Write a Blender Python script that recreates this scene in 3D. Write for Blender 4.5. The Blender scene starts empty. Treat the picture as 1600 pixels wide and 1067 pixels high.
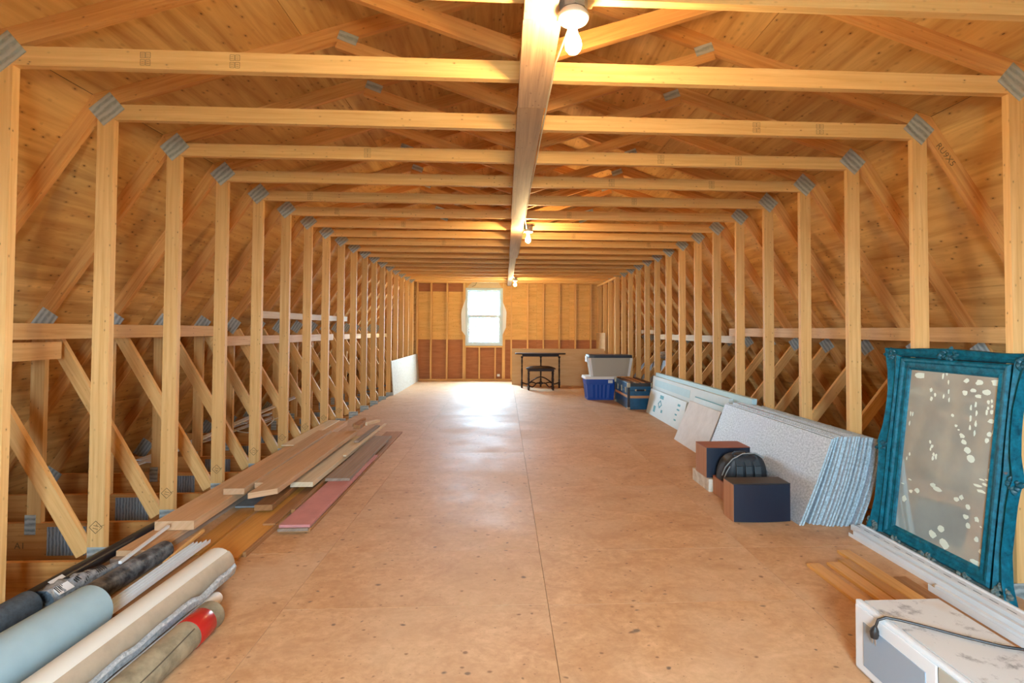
import bpy, bmesh, math, random
from mathutils import Vector, Matrix
random.seed(7)
SC = bpy.context.scene
COL = SC.collection

# ------------------------------------------------------------------ camera
F_PX, PX, PY = 811.685, 829.098, 497.587
ROT = ((0.99873, -0.05026, 0.00465), (0.05013, 0.99845, 0.02397), (-0.00585, -0.02371, 0.9997))
cam = bpy.data.cameras.new('camera')
cam_o = bpy.data.objects.new('camera', cam)
COL.objects.link(cam_o)
cam.sensor_fit = 'HORIZONTAL'
cam.sensor_width = 36.0
cam.lens = F_PX / 1600.0 * 36.0
cam.shift_x = (800.0 - PX) / 1600.0
cam.shift_y = (PY - 533.5) / 1600.0
cam.clip_start = 0.05
cam.clip_end = 500
r, f, u = (Vector(a).normalized() for a in ROT)
M = Matrix(((r.x, u.x, -f.x, -0.13588), (r.y, u.y, -f.y, 0.0), (r.z, u.z, -f.z, 1.27734), (0, 0, 0, 1)))
cam_o.matrix_world = M
SC.camera = cam_o

# ------------------------------------------------------------------ world, daylight, exposure
SKY = 115.0
BULB = 950.0
wd = bpy.data.worlds.new('world')
SC.world = wd
wd.use_nodes = True
bg = wd.node_tree.nodes['Background']
bg.inputs['Color'].default_value = (0.60, 0.83, 1.0, 1)
bg.inputs['Strength'].default_value = SKY
SC.view_settings.view_transform = 'Standard'
SC.view_settings.look = 'None'
SC.view_settings.gamma = 1
SC.view_settings.use_curve_mapping = False
SC.view_settings.exposure = 0.18


def portal(name, loc, sx, sy, rot):
    l = bpy.data.lights.new(name, 'AREA')
    l.shape = 'RECTANGLE'
    l.size = sx
    l.size_y = sy
    l.cycles.is_portal = True
    o = bpy.data.objects.new(name, l)
    o.location = loc
    o.rotation_euler = rot
    COL.objects.link(o)


YF = 13.42            # inner face of the far gable studs
YB = -1.25            # inner face of the near gable wall (behind the camera)
portal('window_portal', (-0.66, YF + 0.12, 1.64), 0.95, 1.5, (math.radians(-90), 0, 0))
portal('fill_window_portal', (0.0, YB - 0.15, 1.42), 0.9, 1.15, (math.radians(90), 0, 0))  # portal for the added window behind the viewpoint


# ------------------------------------------------------------------ materials
class NT:
    def __init__(s, name):
        s.m = bpy.data.materials.new(name)
        s.m.use_nodes = True
        s.t = s.m.node_tree
        s.b = s.t.nodes['Principled BSDF']

    def n(s, typ, **kw):
        nd = s.t.nodes.new(typ)
        for k, v in kw.items():
            if k.startswith('i_'):
                key = k[2:]
                key = int(key) if key.isdigit() else key.replace('_', ' ')
                nd.inputs[key].default_value = v
            else:
                setattr(nd, k, v)
        return nd

    def l(s, a, b):
        s.t.links.new(a, b)

    def math(s, op, a, b=None, clamp=False):
        nd = s.n('ShaderNodeMath', operation=op, use_clamp=clamp)
        for i, x in enumerate((a, b)):
            if x is None:
                continue
            if hasattr(x, 'links'):
                s.l(x, nd.inputs[i])
            else:
                nd.inputs[i].default_value = x
        return nd.outputs[0]

    def mix(s, fac, a, b, mode='MIX'):
        nd = s.n('ShaderNodeMix', data_type='RGBA', blend_type=mode)
        for i, x in ((0, fac), (6, a), (7, b)):
            if hasattr(x, 'links'):
                s.l(x, nd.inputs[i])
            elif i == 0:
                nd.inputs[0].default_value = x
            else:
                nd.inputs[i].default_value = (*x, 1) if len(x) == 3 else x
        return nd.outputs[2]

    def ramp(s, fac, stops, interp='LINEAR'):
        nd = s.n('ShaderNodeValToRGB')
        cr = nd.color_ramp
        cr.interpolation = interp
        while len(cr.elements) < len(stops):
            cr.elements.new(0.5)
        for e, (p, c) in zip(cr.elements, stops):
            e.position = p
            e.color = (*c, 1) if len(c) == 3 else c
        s.l(fac, nd.inputs[0])
        return nd.outputs[0]

    def uv(s, sx, sy, rnd=True):
        tc = s.n('ShaderNodeTexCoord')
        mp = s.n('ShaderNodeMapping')
        mp.inputs['Scale'].default_value = (sx, sy, 1)
        src = tc.outputs['UV']
        if rnd:
            oi = s.n('ShaderNodeObjectInfo')
            cb = s.n('ShaderNodeCombineXYZ')
            s.l(s.math('MULTIPLY', oi.outputs['Random'], 37.0), cb.inputs[0])
            s.l(s.math('MULTIPLY', oi.outputs['Random'], 91.0), cb.inputs[1])
            ad = s.n('ShaderNodeVectorMath', operation='ADD')
            s.l(src, ad.inputs[0])
            s.l(cb.outputs[0], ad.inputs[1])
            src = ad.outputs[0]
        s.l(src, mp.inputs[0])
        return mp.outputs[0]

    def noise(s, vec, scale=1, detail=4, rough=0.55, dist=0.0):
        nd = s.n('ShaderNodeTexNoise', i_Scale=scale, i_Detail=detail, i_Roughness=rough, i_Distortion=dist)
        if vec is not None:
            s.l(vec, nd.inputs['Vector'])
        return nd.outputs['Fac']

    def bump(s, h, strength=0.2, dist=0.002):
        nd = s.n('ShaderNodeBump', i_Strength=strength, i_Distance=dist)
        s.l(h, nd.inputs['Height'])
        s.l(nd.outputs[0], s.b.inputs['Normal'])

    def col(s, c):
        if hasattr(c, 'links'):
            s.l(c, s.b.inputs['Base Color'])
        else:
            s.b.inputs['Base Color'].default_value = (*c, 1)
        return s

    def set(s, **kw):
        for k, v in kw.items():
            s.b.inputs[k.replace('_', ' ')].default_value = v
        return s


def wood(name, light, dark, knot=(0.16, 0.06, 0.02), knots=0.085, var=0.22, rough=0.6, gs=(1.6, 45), kd=(4.6, 8.0), grainmix=1.0, kpick=0.74):
    t = NT(name)
    g = t.noise(t.uv(*gs), 1.0, 5, 0.62, 0.6)
    c = t.ramp(g, [(0.3, dark), (0.68, light)])
    if grainmix < 1:
        mid = tuple((a + b) / 2 for a, b in zip(light, dark))
        c = t.mix(grainmix, mid, c)
    blot = t.noise(t.uv(0.9, 3.0), 1.0, 3)
    c = t.mix(t.ramp(blot, [(0.35, (0, 0, 0)), (0.75, (1, 1, 1))]), c, tuple(x * y for x, y in zip(light, (1.05, 0.86, 0.66))), 'MIX')
    c = t.mix(0.5, t.ramp(g, [(0.3, dark), (0.68, light)]), c)
    if knots > 0:
        vo = t.n('ShaderNodeTexVoronoi', feature='F1', i_Randomness=1.0)
        t.l(t.uv(*kd), vo.inputs['Vector'])
        d = vo.outputs['Distance']
        sp_ = t.n('ShaderNodeSeparateColor')
        t.l(vo.outputs['Color'], sp_.inputs[0])
        pick = t.math('GREATER_THAN', sp_.outputs[0], kpick)
        halo = t.ramp(d, [(knots, (1, 1, 1)), (knots * 3.2, (0, 0, 0))])
        c = t.mix(t.math('MULTIPLY', t.math('MULTIPLY', halo, 0.45), pick), c, tuple(x * 0.62 for x in dark))
        core = t.ramp(d, [(knots * 0.75, (1, 1, 1)), (knots * 1.25, (0, 0, 0))])
        c = t.mix(t.math('MULTIPLY', t.math('MULTIPLY', core, 0.85), pick), c, knot)
    oi = t.n('ShaderNodeObjectInfo')
    hs = t.n('ShaderNodeHueSaturation')
    v = t.math('ADD', t.math('MULTIPLY', oi.outputs['Random'], var), 1.0 - var * 0.55)
    t.l(v, hs.inputs['Value'])
    t.l(c, hs.inputs['Color'])
    t.col(hs.outputs[0])
    t.set(Roughness=rough)
    t.b.inputs['Specular IOR Level'].default_value = 0.3
    t.bump(g, 0.15, 0.002)
    return t.m


def plain(name, c, rough=0.5, metal=0.0, nz=0.0, nscale=8.0, spec=0.5, c2=None, obj=True):
    t = NT(name)
    if nz > 0:
        tc = t.n('ShaderNodeTexCoord')
        v = t.noise(tc.outputs['Object'], nscale, 5, 0.6)
        c2 = c2 or tuple(x * (1 - nz) for x in c)
        t.col(t.ramp(v, [(0.32, c2), (0.62, c)]))
        t.bump(v, 0.1, 0.002)
    else:
        t.col(c)
    t.set(Roughness=rough, Metallic=metal)
    t.b.inputs['Specular IOR Level'].default_value = spec
    return t.m


PINE = wood('pine_lumber', (0.84, 0.54, 0.23), (0.64, 0.34, 0.11))
PINE_RED = wood('pine_rafter', (0.74, 0.39, 0.13), (0.50, 0.20, 0.05))
PLY = wood('roof_plywood', (0.80, 0.50, 0.185), (0.45, 0.20, 0.05), knots=0.095, kd=(2.6, 4.6), gs=(1.1, 13), var=0.25, kpick=0.3, knot=(0.09, 0.035, 0.015))
PLY_FAR = wood('gable_plywood', (0.80, 0.50, 0.18), (0.62, 0.34, 0.10), knots=0.08, kpick=0.4, kd=(3.5, 4.0), gs=(2, 14), var=0.1)
PLY_RED = wood('gable_red_board', (0.48, 0.20, 0.08), (0.34, 0.125, 0.045), knots=0.07, kd=(2.5, 5), gs=(2.5, 20), var=0.1)
BOARD_PALE = wood('pale_plywood', (0.62, 0.44, 0.25), (0.52, 0.34, 0.17), knots=0.03, kd=(2.0, 3.0), gs=(1.5, 12), var=0.05)
OLD_BEAM = wood('weathered_plank', (0.42, 0.26, 0.16), (0.23, 0.13, 0.085), knots=0.09, var=0.3)
GREY_WOOD = wood('grey_weathered_wood', (0.40, 0.33, 0.27), (0.22, 0.16, 0.12), knots=0.0, gs=(1.2, 30))
BROWN_WOOD = wood('brown_stained_wood', (0.46, 0.24, 0.10), (0.28, 0.13, 0.05), knots=0.04)
ORANGE_WOOD = wood('orange_varnished_wood', (0.70, 0.36, 0.09), (0.52, 0.24, 0.05), knots=0.03, rough=0.35)
HONEY_WOOD = wood('honey_flooring_strip', (0.74, 0.42, 0.13), (0.60, 0.30, 0.08), knots=0.0, rough=0.35, var=0.3)
ROUGH_PLANK = wood('planed_plank', (0.68, 0.46, 0.28), (0.52, 0.32, 0.17), knots=0.03)
WHITE_PLANK = wood('pale_scuffed_plank', (0.78, 0.66, 0.48), (0.62, 0.48, 0.30), knots=0.03)
DARK_TABLE = wood('dark_carved_oak', (0.035, 0.016, 0.010), (0.015, 0.007, 0.005), knots=0.0, rough=0.5, var=0.05)
SPK_WOOD = wood('speaker_veneer', (0.50, 0.25, 0.13), (0.36, 0.15, 0.07), knots=0.0, gs=(1.5, 60), rough=0.4, var=0.08)
SPK_RED = wood('speaker_mahogany_top', (0.36, 0.11, 0.06), (0.26, 0.07, 0.04), knots=0.0, rough=0.35, var=0.05)


def floor_mat():
    t = NT('floor_plywood')
    g = t.noise(t.uv(30, 24), 1.0, 6, 0.72, 0.4)
    sw = t.noise(t.uv(5, 3.2), 1.0, 6, 0.7, 1.2)
    c = t.ramp(sw, [(0.30, (0.50, 0.255, 0.105)), (0.66, (0.70, 0.42, 0.215))])
    c = t.mix(t.ramp(g, [(0.36, (0.55, 0.55, 0.55)), (0.6, (0, 0, 0))]), c, (0.44, 0.215, 0.085))
    b = t.noise(t.uv(1.1, 1.1), 1.0, 4, 0.6)
    c = t.mix(t.ramp(b, [(0.42, (0, 0, 0)), (0.72, (0.5, 0.5, 0.5))]), c, (0.66, 0.47, 0.30))
    for sc, th, col, am in (((4.6, 3.6), 0.19, (0.20, 0.085, 0.03), 0.8), ((2.3, 1.9), 0.13, (0.13, 0.08, 0.05), 0.85), ((12, 9), 0.17, (0.26, 0.12, 0.05), 0.65)):
        vo = t.n('ShaderNodeTexVoronoi', feature='F1', i_Randomness=1.0)
        base = t.uv(*sc)
        nz = t.n('ShaderNodeTexNoise', i_Scale=3.0, i_Detail=3.0)
        t.l(base, nz.inputs['Vector'])
        mx = t.n('ShaderNodeVectorMath', operation='MULTIPLY_ADD')
        t.l(nz.outputs['Color'], mx.inputs[0])
        mx.inputs[1].default_value = (0.18, 0.18, 0)
        t.l(base, mx.inputs[2])
        t.l(mx.outputs[0], vo.inputs['Vector'])
        # only some of the cells carry a stain
        sel = t.n('ShaderNodeSeparateColor')
        t.l(vo.outputs['Color'], sel.inputs[0])
        pick = t.math('GREATER_THAN', sel.outputs[0], 0.55)
        rad = t.math('MULTIPLY', sel.outputs[1], th * 1.3)
        m = t.math('SUBTRACT', 1.0, t.math('DIVIDE', vo.outputs['Distance'], t.math('ADD', rad, 0.012)), clamp=True)
        m = t.math('MULTIPLY', t.math('MULTIPLY', t.math('MULTIPLY', m, 2.0, clamp=True), pick), am)
        c = t.mix(m, c, col)
    t.col(c)
    rr = t.ramp(b, [(0.3, (0.55, 0.55, 0.55)), (0.7, (0.74, 0.74, 0.74))])
    t.l(rr, t.b.inputs['Roughness'])
    t.b.inputs['Specular IOR Level'].default_value = 0.8
    t.bump(g, 0.12, 0.002)
    return t.m


FLOOR = floor_mat()


def steel_mat(name, axis, c1, c2, freq=55.0):
    t = NT(name)
    tc = t.n('ShaderNodeTexCoord')
    w = t.n('ShaderNodeTexWave', wave_type='BANDS', bands_direction=axis, i_Scale=freq, i_Distortion=2.5, i_Detail=2.0)
    w.inputs['Detail Scale'].default_value = 1.5
    t.l(tc.outputs['UV'], w.inputs['Vector'])
    v = t.noise(tc.outputs['UV'], 40, 3)
    c = t.mix(v, t.ramp(w.outputs['Fac'], [(0.2, c1), (0.8, c2)]), c2)
    t.col(c)
    t.set(Roughness=0.5, Metallic=0.3)
    t.bump(w.outputs['Fac'], 0.5, 0.004)
    return t.m


STEEL = steel_mat('galvanised_nail_plate', 'Y', (0.17, 0.21, 0.21), (0.55, 0.60, 0.58), 9.0)
STEEL_V = steel_mat('galvanised_splice_plate', 'X', (0.11, 0.15, 0.18), (0.40, 0.47, 0.51), 14.0)

WHITE_VINYL = plain('white_vinyl', (0.80, 0.83, 0.86), 0.35, nz=0.06)
WHITE_PAINT = plain('white_paint', (0.85, 0.86, 0.86), 0.4)
FRAME_VINYL = plain('window_vinyl', (0.62, 0.74, 0.80), 0.6, spec=0.2)
OSB_WHITE = plain('white_faced_osb', (0.62, 0.57, 0.48), 0.7, nz=0.22, nscale=28, c2=(0.46, 0.40, 0.30))
POLY = plain('poly_wrap', (0.80, 0.83, 0.84), 0.4)
PAPER = plain('kraft_flap', (0.70, 0.55, 0.36), 0.7, nz=0.1)
BLACK_PIPE = plain('black_abs', (0.012, 0.014, 0.018), 0.3)
GREY_FOAM = plain('charcoal_foam', (0.07, 0.095, 0.12), 0.75, nz=0.45, nscale=45)
DARK_TUBE = plain('scuffed_dark_tube', (0.035, 0.04, 0.045), 0.45, nz=0.0)
BLUE_FOAM = plain('pale_blue_roll', (0.37, 0.51, 0.56), 0.7, nz=0.08, nscale=10)
CREAM = plain('cream_vinyl_roll', (0.80, 0.78, 0.70), 0.4)
BEIGE = plain('beige_vinyl', (0.50, 0.40, 0.29), 0.45, nz=0.15, nscale=18)
CANVAS = plain('dirty_canvas', (0.36, 0.29, 0.18), 0.85, nz=0.45, nscale=14, c2=(0.19, 0.15, 0.09))
RED_TAPE = plain('red_tape', (0.45, 0.02, 0.015), 0.25)
CLEAR_BAG = plain('crinkled_plastic', (0.38, 0.42, 0.46), 0.18, nz=0.55, nscale=40)
BAR_BLACK = plain('print_black', (0.02, 0.02, 0.02), 0.5)
PINK_BOARD = plain('pink_painted_board', (0.60, 0.25, 0.24), 0.55, nz=0.14, nscale=9)
SLATE = plain('slate_offcut', (0.20, 0.23, 0.25), 0.6, nz=0.3)
FOIL_EDGE = plain('foil_foam_edge', (0.50, 0.67, 0.76), 0.5, nz=0.5, nscale=70)
FOAM_BLUE = plain('blue_foam_board', (0.50, 0.74, 0.82), 0.55, nz=0.05)
FOAM_PALE = plain('pale_foam_board', (0.70, 0.82, 0.86), 0.55, nz=0.04)
FOAM_PRINT = plain('foam_print', (0.05, 0.32, 0.40), 0.6)
DRYWALL = plain('dusty_white_board', (0.72, 0.75, 0.78), 0.7, nz=0.12, nscale=9)
SPK_FRONT = plain('speaker_cloth', (0.005, 0.012, 0.03), 0.45)
BLACK_NYLON = plain('black_nylon', (0.018, 0.025, 0.032), 0.55, nz=0.3, nscale=60)
GREY_PIPING = plain('grey_piping', (0.25, 0.28, 0.28), 0.4)
MARBLE = plain('marbled_block', (0.72, 0.68, 0.58), 0.4, nz=0.45, nscale=16, c2=(0.45, 0.38, 0.27))
TOTE_BLUE = plain('blue_plastic', (0.01, 0.075, 0.42), 0.35)
TOTE_WHITE = plain('white_plastic', (0.75, 0.78, 0.80), 0.4)
TOTE_GREY = plain('grey_plastic', (0.42, 0.40, 0.34), 0.45)
TOTE_LID = plain('navy_lid', (0.02, 0.04, 0.07), 0.35)
TRUNK_BLUE = plain('blue_trunk_skin', (0.01, 0.10, 0.22), 0.35, nz=0.35, nscale=9)
TRUNK_DARK = plain('trunk_dark_edge', (0.02, 0.018, 0.02), 0.4)
BRASS = plain('aged_brass', (0.45, 0.36, 0.24), 0.35, 0.8)
SLAT = wood('trunk_slat', (0.58, 0.32, 0.16), (0.42, 0.20, 0.09), knots=0.0)
TRUNK_TOP = wood('trunk_top', (0.16, 0.08, 0.05), (0.08, 0.04, 0.025), knots=0.0)
MW_WHITE = plain('white_enamel', (0.74, 0.76, 0.78), 0.35)
RUBBER = plain('dark_cord', (0.02, 0.015, 0.013), 0.5)
PORCELAIN = plain('porcelain', (0.82, 0.80, 0.74), 0.25)
BOX_STEEL = plain('junction_box_steel', (0.36, 0.34, 0.30), 0.5, 0.6)
CABLE = plain('white_cable', (0.78, 0.72, 0.58), 0.5)
INK = plain('lumber_ink', (0.20, 0.11, 0.035), 0.7)
GREY_DUCT = plain('grey_blue_duct', (0.22, 0.27, 0.33), 0.5, nz=0.3, nscale=12)
SUBCEIL = plain('lower_ceiling_backing', (0.16, 0.09, 0.04), 0.8, nz=0.3, nscale=3)
PRONG = plain('nickel', (0.6, 0.6, 0.6), 0.3, 0.9)


def foil_mat():
    t = NT('foil_face')
    tc = t.n('ShaderNodeTexCoord')
    v = t.noise(t.uv(55, 70), 1.0, 4, 0.75)
    big = t.noise(t.uv(2, 3), 1.0, 3)
    c = t.ramp(v, [(0.36, (0.30, 0.35, 0.38)), (0.64, (0.66, 0.70, 0.73))])
    c = t.mix(t.ramp(big, [(0.4, (0, 0, 0)), (0.8, (0.6, 0.6, 0.6))]), c, (0.46, 0.49, 0.60))
    t.col(c)
    t.set(Roughness=0.55, Metallic=0.25)
    t.bump(v, 0.6, 0.004)
    return t.m


FOIL = foil_mat()


def teal_mat():
    t = NT('worn_teal_paint')
    tc = t.n('ShaderNodeTexCoord')
    v = t.noise(tc.outputs['Object'], 26, 6, 0.7)
    c = t.ramp(v, [(0.30, (0.001, 0.045, 0.07)), (0.5, (0.002, 0.12, 0.18)), (0.72, (0.005, 0.20, 0.30))])
    chip = t.noise(tc.outputs['Object'], 17, 3, 0.5)
    c = t.mix(t.ramp(chip, [(0.73, (0, 0, 0)), (0.76, (0.8, 0.8, 0.8))]), c, (0.16, 0.06, 0.03))
    t.col(c)
    t.set(Roughness=0.5)
    t.b.inputs['Specular IOR Level'].default_value = 0.25
    t.bump(v, 0.5, 0.006)
    return t.m


TEAL = teal_mat()
TEAL_ORN = plain('teal_carving', (0.003, 0.11, 0.16), 0.45, nz=0.6, nscale=60)
TEAL_DUST = plain('dusty_teal_carving', (0.17, 0.20, 0.18), 0.8, nz=0.75, nscale=70, c2=(0.01, 0.07, 0.09))
GROOVE = plain('dark_frame_groove', (0.035, 0.022, 0.014), 0.7, nz=0.4, nscale=40)


def mirror_mat():
    t = NT('dusty_mirror')
    tc = t.n('ShaderNodeTexCoord')
    v = t.noise(tc.outputs['Object'], 3.0, 4)
    t.col((0.72, 0.74, 0.72))
    t.set(Metallic=1.0, Roughness=0.06)
    d = t.n('ShaderNodeBsdfDiffuse', i_Color=(0.56, 0.63, 0.58, 1))
    ms = t.n('ShaderNodeMixShader')
    t.l(t.ramp(v, [(0.3, (0.42, 0.42, 0.42)), (0.7, (0.58, 0.58, 0.58))]), ms.inputs[0])
    t.l(t.b.outputs[0], ms.inputs[1])
    t.l(d.outputs[0], ms.inputs[2])
    t.l(ms.outputs[0], t.t.nodes['Material Output'].inputs[0])
    return t.m


MIRROR = mirror_mat()
FLAKE = plain('desilvered_flake', (0.74, 0.84, 0.74), 0.6)


def glass_mat():
    t = NT('window_glass')
    tr = t.n('ShaderNodeBsdfTransparent', i_Color=(0.97, 0.99, 1, 1))
    gl = t.n('ShaderNodeBsdfGlossy', i_Roughness=0.02)
    ms = t.n('ShaderNodeMixShader', i_0=0.05)
    t.l(tr.outputs[0], ms.inputs[1])
    t.l(gl.outputs[0], ms.inputs[2])
    t.l(ms.outputs[0], t.t.nodes['Material Output'].inputs[0])
    return t.m


GLASS = glass_mat()


def microwave_window():
    t = NT('microwave_door_glass')
    t.col((0.30, 0.37, 0.45))
    t.set(Roughness=0.12)
    return t.m


MW_GLASS = microwave_window()


def scuffed_top():
    t = NT('scuffed_enamel_top')
    tc = t.n('ShaderNodeTexCoord')
    v = t.noise(tc.outputs['Object'], 14, 6, 0.7)
    w = t.noise(tc.outputs['Object'], 3.2, 3)
    c = t.ramp(v, [(0.34, (0.30, 0.30, 0.30)), (0.46, (0.66, 0.66, 0.65))])
    c = t.mix(t.ramp(w, [(0.56, (0, 0, 0)), (0.68, (0.6, 0.6, 0.6))]), c, (0.60, 0.48, 0.36))
    t.col(c)
    t.set(Roughness=0.5)
    return t.m


MW_TOP = scuffed_top()


def dark_tube_mat():
    t = NT('dusty_dark_tube')
    tc = t.n('ShaderNodeTexCoord')
    v = t.noise(tc.outputs['Object'], 13, 5, 0.7)
    t.col(t.ramp(v, [(0.4, (0.02, 0.024, 0.03)), (0.7, (0.24, 0.25, 0.26))]))
    t.set(Roughness=0.45)
    return t.m


DARK_TUBE = dark_tube_mat()


def bulb_mat():
    t = NT('lit_bulb')
    t.col((1, 1, 1))
    t.b.inputs['Emission Color'].default_value = (1.0, 0.70, 0.33, 1)
    t.b.inputs['Emission Strength'].default_value = BULB
    return t.m


BULB_M = bulb_mat()


# ------------------------------------------------------------------ mesh helpers
class MB:
    def __init__(s):
        s.v = []
        s.f = []
        s.g = []
        s.sm = []

    def face(s, idx, g, smooth=False):
        s.f.append(idx)
        s.g.append(g)
        s.sm.append(smooth)

    def hexa(s, c, g):
        """c: 8 corners, bottom ring 0-3 then top ring 4-7"""
        b = len(s.v)
        s.v += [Vector(p) for p in c]
        for q in ((0, 3, 2, 1), (4, 5, 6, 7), (0, 1, 5, 4), (1, 2, 6, 5), (2, 3, 7, 6), (3, 0, 4, 7)):
            s.face([b + i for i in q], g)
        return s

    def box(s, a, b, g=None):
        x0, y0, z0 = a
        x1, y1, z1 = b
        if g is None:
            d = (abs(x1 - x0), abs(y1 - y0), abs(z1 - z0))
            i = d.index(max(d))
            g = Vector([1.0 if j == i else 0.0 for j in range(3)])
        return s.hexa([(x0, y0, z0), (x1, y0, z0), (x1, y1, z0), (x0, y1, z0), (x0, y0, z1), (x1, y0, z1), (x1, y1, z1), (x0, y1, z1)], Vector(g))

    def bar(s, p0, p1, w, t, side=(0, 1, 0)):
        """bar from p0 to p1, size t along side, w along the third axis"""
        p0, p1 = Vector(p0), Vector(p1)
        d = (p1 - p0).normalized()
        sd = Vector(side)
        sd = (sd - d * sd.dot(d)).normalized()
        up = d.cross(sd)
        c = []
        for p in (p0, p1):
            for a, b in ((-1, -1), (1, -1), (1, 1), (-1, 1)):
                c.append(p + sd * (a * t / 2) + up * (b * w / 2))
        return s.hexa(c, d)

    def prism(s, pts, ext, g):
        """pts: 3D ring, ext: extrusion vector"""
        b = len(s.v)
        n = len(pts)
        e = Vector(ext)
        s.v += [Vector(p) for p in pts] + [Vector(p) + e for p in pts]
        g = Vector(g)
        s.face([b + i for i in range(n)][::-1], g)
        s.face([b + n + i for i in range(n)], g)
        for i in range(n):
            j = (i + 1) % n
            s.face([b + i, b + j, b + n + j, b + n + i], g)
        return s

    def path(s, pts, r, seg=10, caps=True):
        pts = [Vector(p) for p in pts]
        rr = r if isinstance(r, (list, tuple)) else [r] * len(pts)
        b = len(s.v)
        ref = None
        for i, p in enumerate(pts):
            d = (pts[min(i + 1, len(pts) - 1)] - pts[max(i - 1, 0)]).normalized()
            if ref is None:
                ref = Vector((0, 0, 1)) if abs(d.z) < 0.9 else Vector((1, 0, 0))
            a = (ref - d * ref.dot(d)).normalized()
            ref = a
            c = d.cross(a)
            for k in range(seg):
                th = 2 * math.pi * k / seg
                s.v.append(p + (a * math.cos(th) + c * math.sin(th)) * rr[i])
        g = (pts[-1] - pts[0]).normalized()
        for i in range(len(pts) - 1):
            for k in range(seg):
                j = (k + 1) % seg
                s.face([b + i * seg + k, b + i * seg + j, b + (i + 1) * seg + j, b + (i + 1) * seg + k], g, True)
        if caps:
            s.face([b + k for k in range(seg)][::-1], g)
            e = b + (len(pts) - 1) * seg
            s.face([e + k for k in range(seg)], g)
        return s

    def lathe(s, prof, c=(0, 0, 0), seg=16, axis='Z'):
        b = len(s.v)
        c = Vector(c)
        for rad, h in prof:
            for k in range(seg):
                th = 2 * math.pi * k / seg
                if axis == 'Z':
                    s.v.append(c + Vector((rad * math.cos(th), rad * math.sin(th), h)))
                else:
                    s.v.append(c + Vector((rad * math.cos(th), h, -rad * math.sin(th))))
        g = Vector((0, 0, 1))
        for i in range(len(prof) - 1):
            for k in range(seg):
                j = (k + 1) % seg
                s.face([b + i * seg + k, b + i * seg + j, b + (i + 1) * seg + j, b + (i + 1) * seg + k], g, True)
        s.face([b + k for k in range(seg)][::-1], g)
        e = b + (len(prof) - 1) * seg
        s.face([e + k for k in range(seg)], g)
        return s

    def grid(s, P, closed=False, g=(1, 0, 0), smooth=True):
        b = len(s.v)
        m = len(P[0])
        for row in P:
            s.v += [Vector(p) for p in row]
        for i in range(len(P) - 1):
            for k in range(m if closed else m - 1):
                j = (k + 1) % m
                s.face([b + i * m + k, b + i * m + j, b + (i + 1) * m + j, b + (i + 1) * m + k], Vector(g), smooth)
        return s

    def mesh(s, name, mat, bevel=0.0, xf=None):
        me = bpy.data.meshes.new(name)
        vs = [xf @ v for v in s.v] if xf is not None else s.v
        me.from_pydata([tuple(v) for v in vs], [], s.f)
        uvl = me.uv_layers.new(name='UVMap')
        k = 0
        for fi, p in enumerate(me.polygons):
            # uv comes from the untransformed shape, so the grain follows the piece
            vv = [s.v[i] for i in p.vertices]
            n = Vector((0, 0, 0))
            for i in range(len(vv)):
                a, b2 = vv[i], vv[(i + 1) % len(vv)]
                n += Vector(((a.y - b2.y) * (a.z + b2.z), (a.z - b2.z) * (a.x + b2.x), (a.x - b2.x) * (a.y + b2.y)))
            n = n.normalized() if n.length > 1e-12 else Vector((0, 0, 1))
            g = s.g[fi]
            if abs(n.dot(g)) > 0.9:
                a = g.orthogonal().normalized()
                b2 = g.cross(a)
            else:
                a = g
                b2 = n.cross(g).normalized()
            for li in p.loop_indices:
                q = s.v[me.loops[li].vertex_index]
                uvl.data[li].uv = (q.dot(a), q.dot(b2))
            p.use_smooth = s.sm[fi]
        if bevel > 0:
            bm = bmesh.new()
            bm.from_mesh(me)
            bmesh.ops.remove_doubles(bm, verts=bm.verts, dist=1e-5)
            bmesh.ops.recalc_face_normals(bm, faces=bm.faces)
            bmesh.ops.bevel(bm, geom=[e for e in bm.edges if e.is_manifold and e.calc_face_angle(0) > 0.6], offset=bevel, segments=2, affect='EDGES', profile=0.6)
            bm.to_mesh(me)
            bm.free()
        else:
            bm = bmesh.new()
            bm.from_mesh(me)
            bmesh.ops.recalc_face_normals(bm, faces=bm.faces)
            bm.to_mesh(me)
            bm.free()
        if any(s.sm):
            me.set_sharp_from_angle(angle=math.radians(40))
        me.materials.append(mat)
        return me


def link(name, me, parent=None, loc=None):
    o = bpy.data.objects.new(name, me)
    COL.objects.link(o)
    if parent is not None:
        o.parent = parent
    if loc is not None:
        o.location = loc
    return o


def obj(name, mb, mat, parent=None, bevel=0.0, loc=None, xf=None):
    return link(name, mb.mesh(name, mat, bevel, xf), parent, loc)


def tag(o, label, cat, group=None):
    o['label'] = label
    o['category'] = cat
    if group:
        o['group'] = group
    return o


def thing(name, label, cat, loc=(0, 0, 0), group=None):
    o = bpy.data.objects.new(name, None)
    o.empty_display_size = 0.1
    COL.objects.link(o)
    o.location = loc
    return tag(o, label, cat, group)


def struct(name, loc=(0, 0, 0)):
    o = bpy.data.objects.new(name, None)
    o.empty_display_size = 0.1
    COL.objects.link(o)
    o.location = loc
    o['kind'] = 'structure'
    return o


def text_mesh(body, size, mat, depth=0.0004):
    cu = bpy.data.curves.new('lettering', 'FONT')
    cu.body = body
    cu.size = size
    cu.extrude = depth
    cu.align_x = 'CENTER'
    cu.align_y = 'CENTER'
    cu.resolution_u = 2
    o = bpy.data.objects.new('lettering', cu)
    COL.objects.link(o)
    dg = bpy.context.evaluated_depsgraph_get()
    me = bpy.data.meshes.new_from_object(o.evaluated_get(dg))
    bpy.data.objects.remove(o)
    me.materials.clear()
    me.materials.append(mat)
    return me


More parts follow.
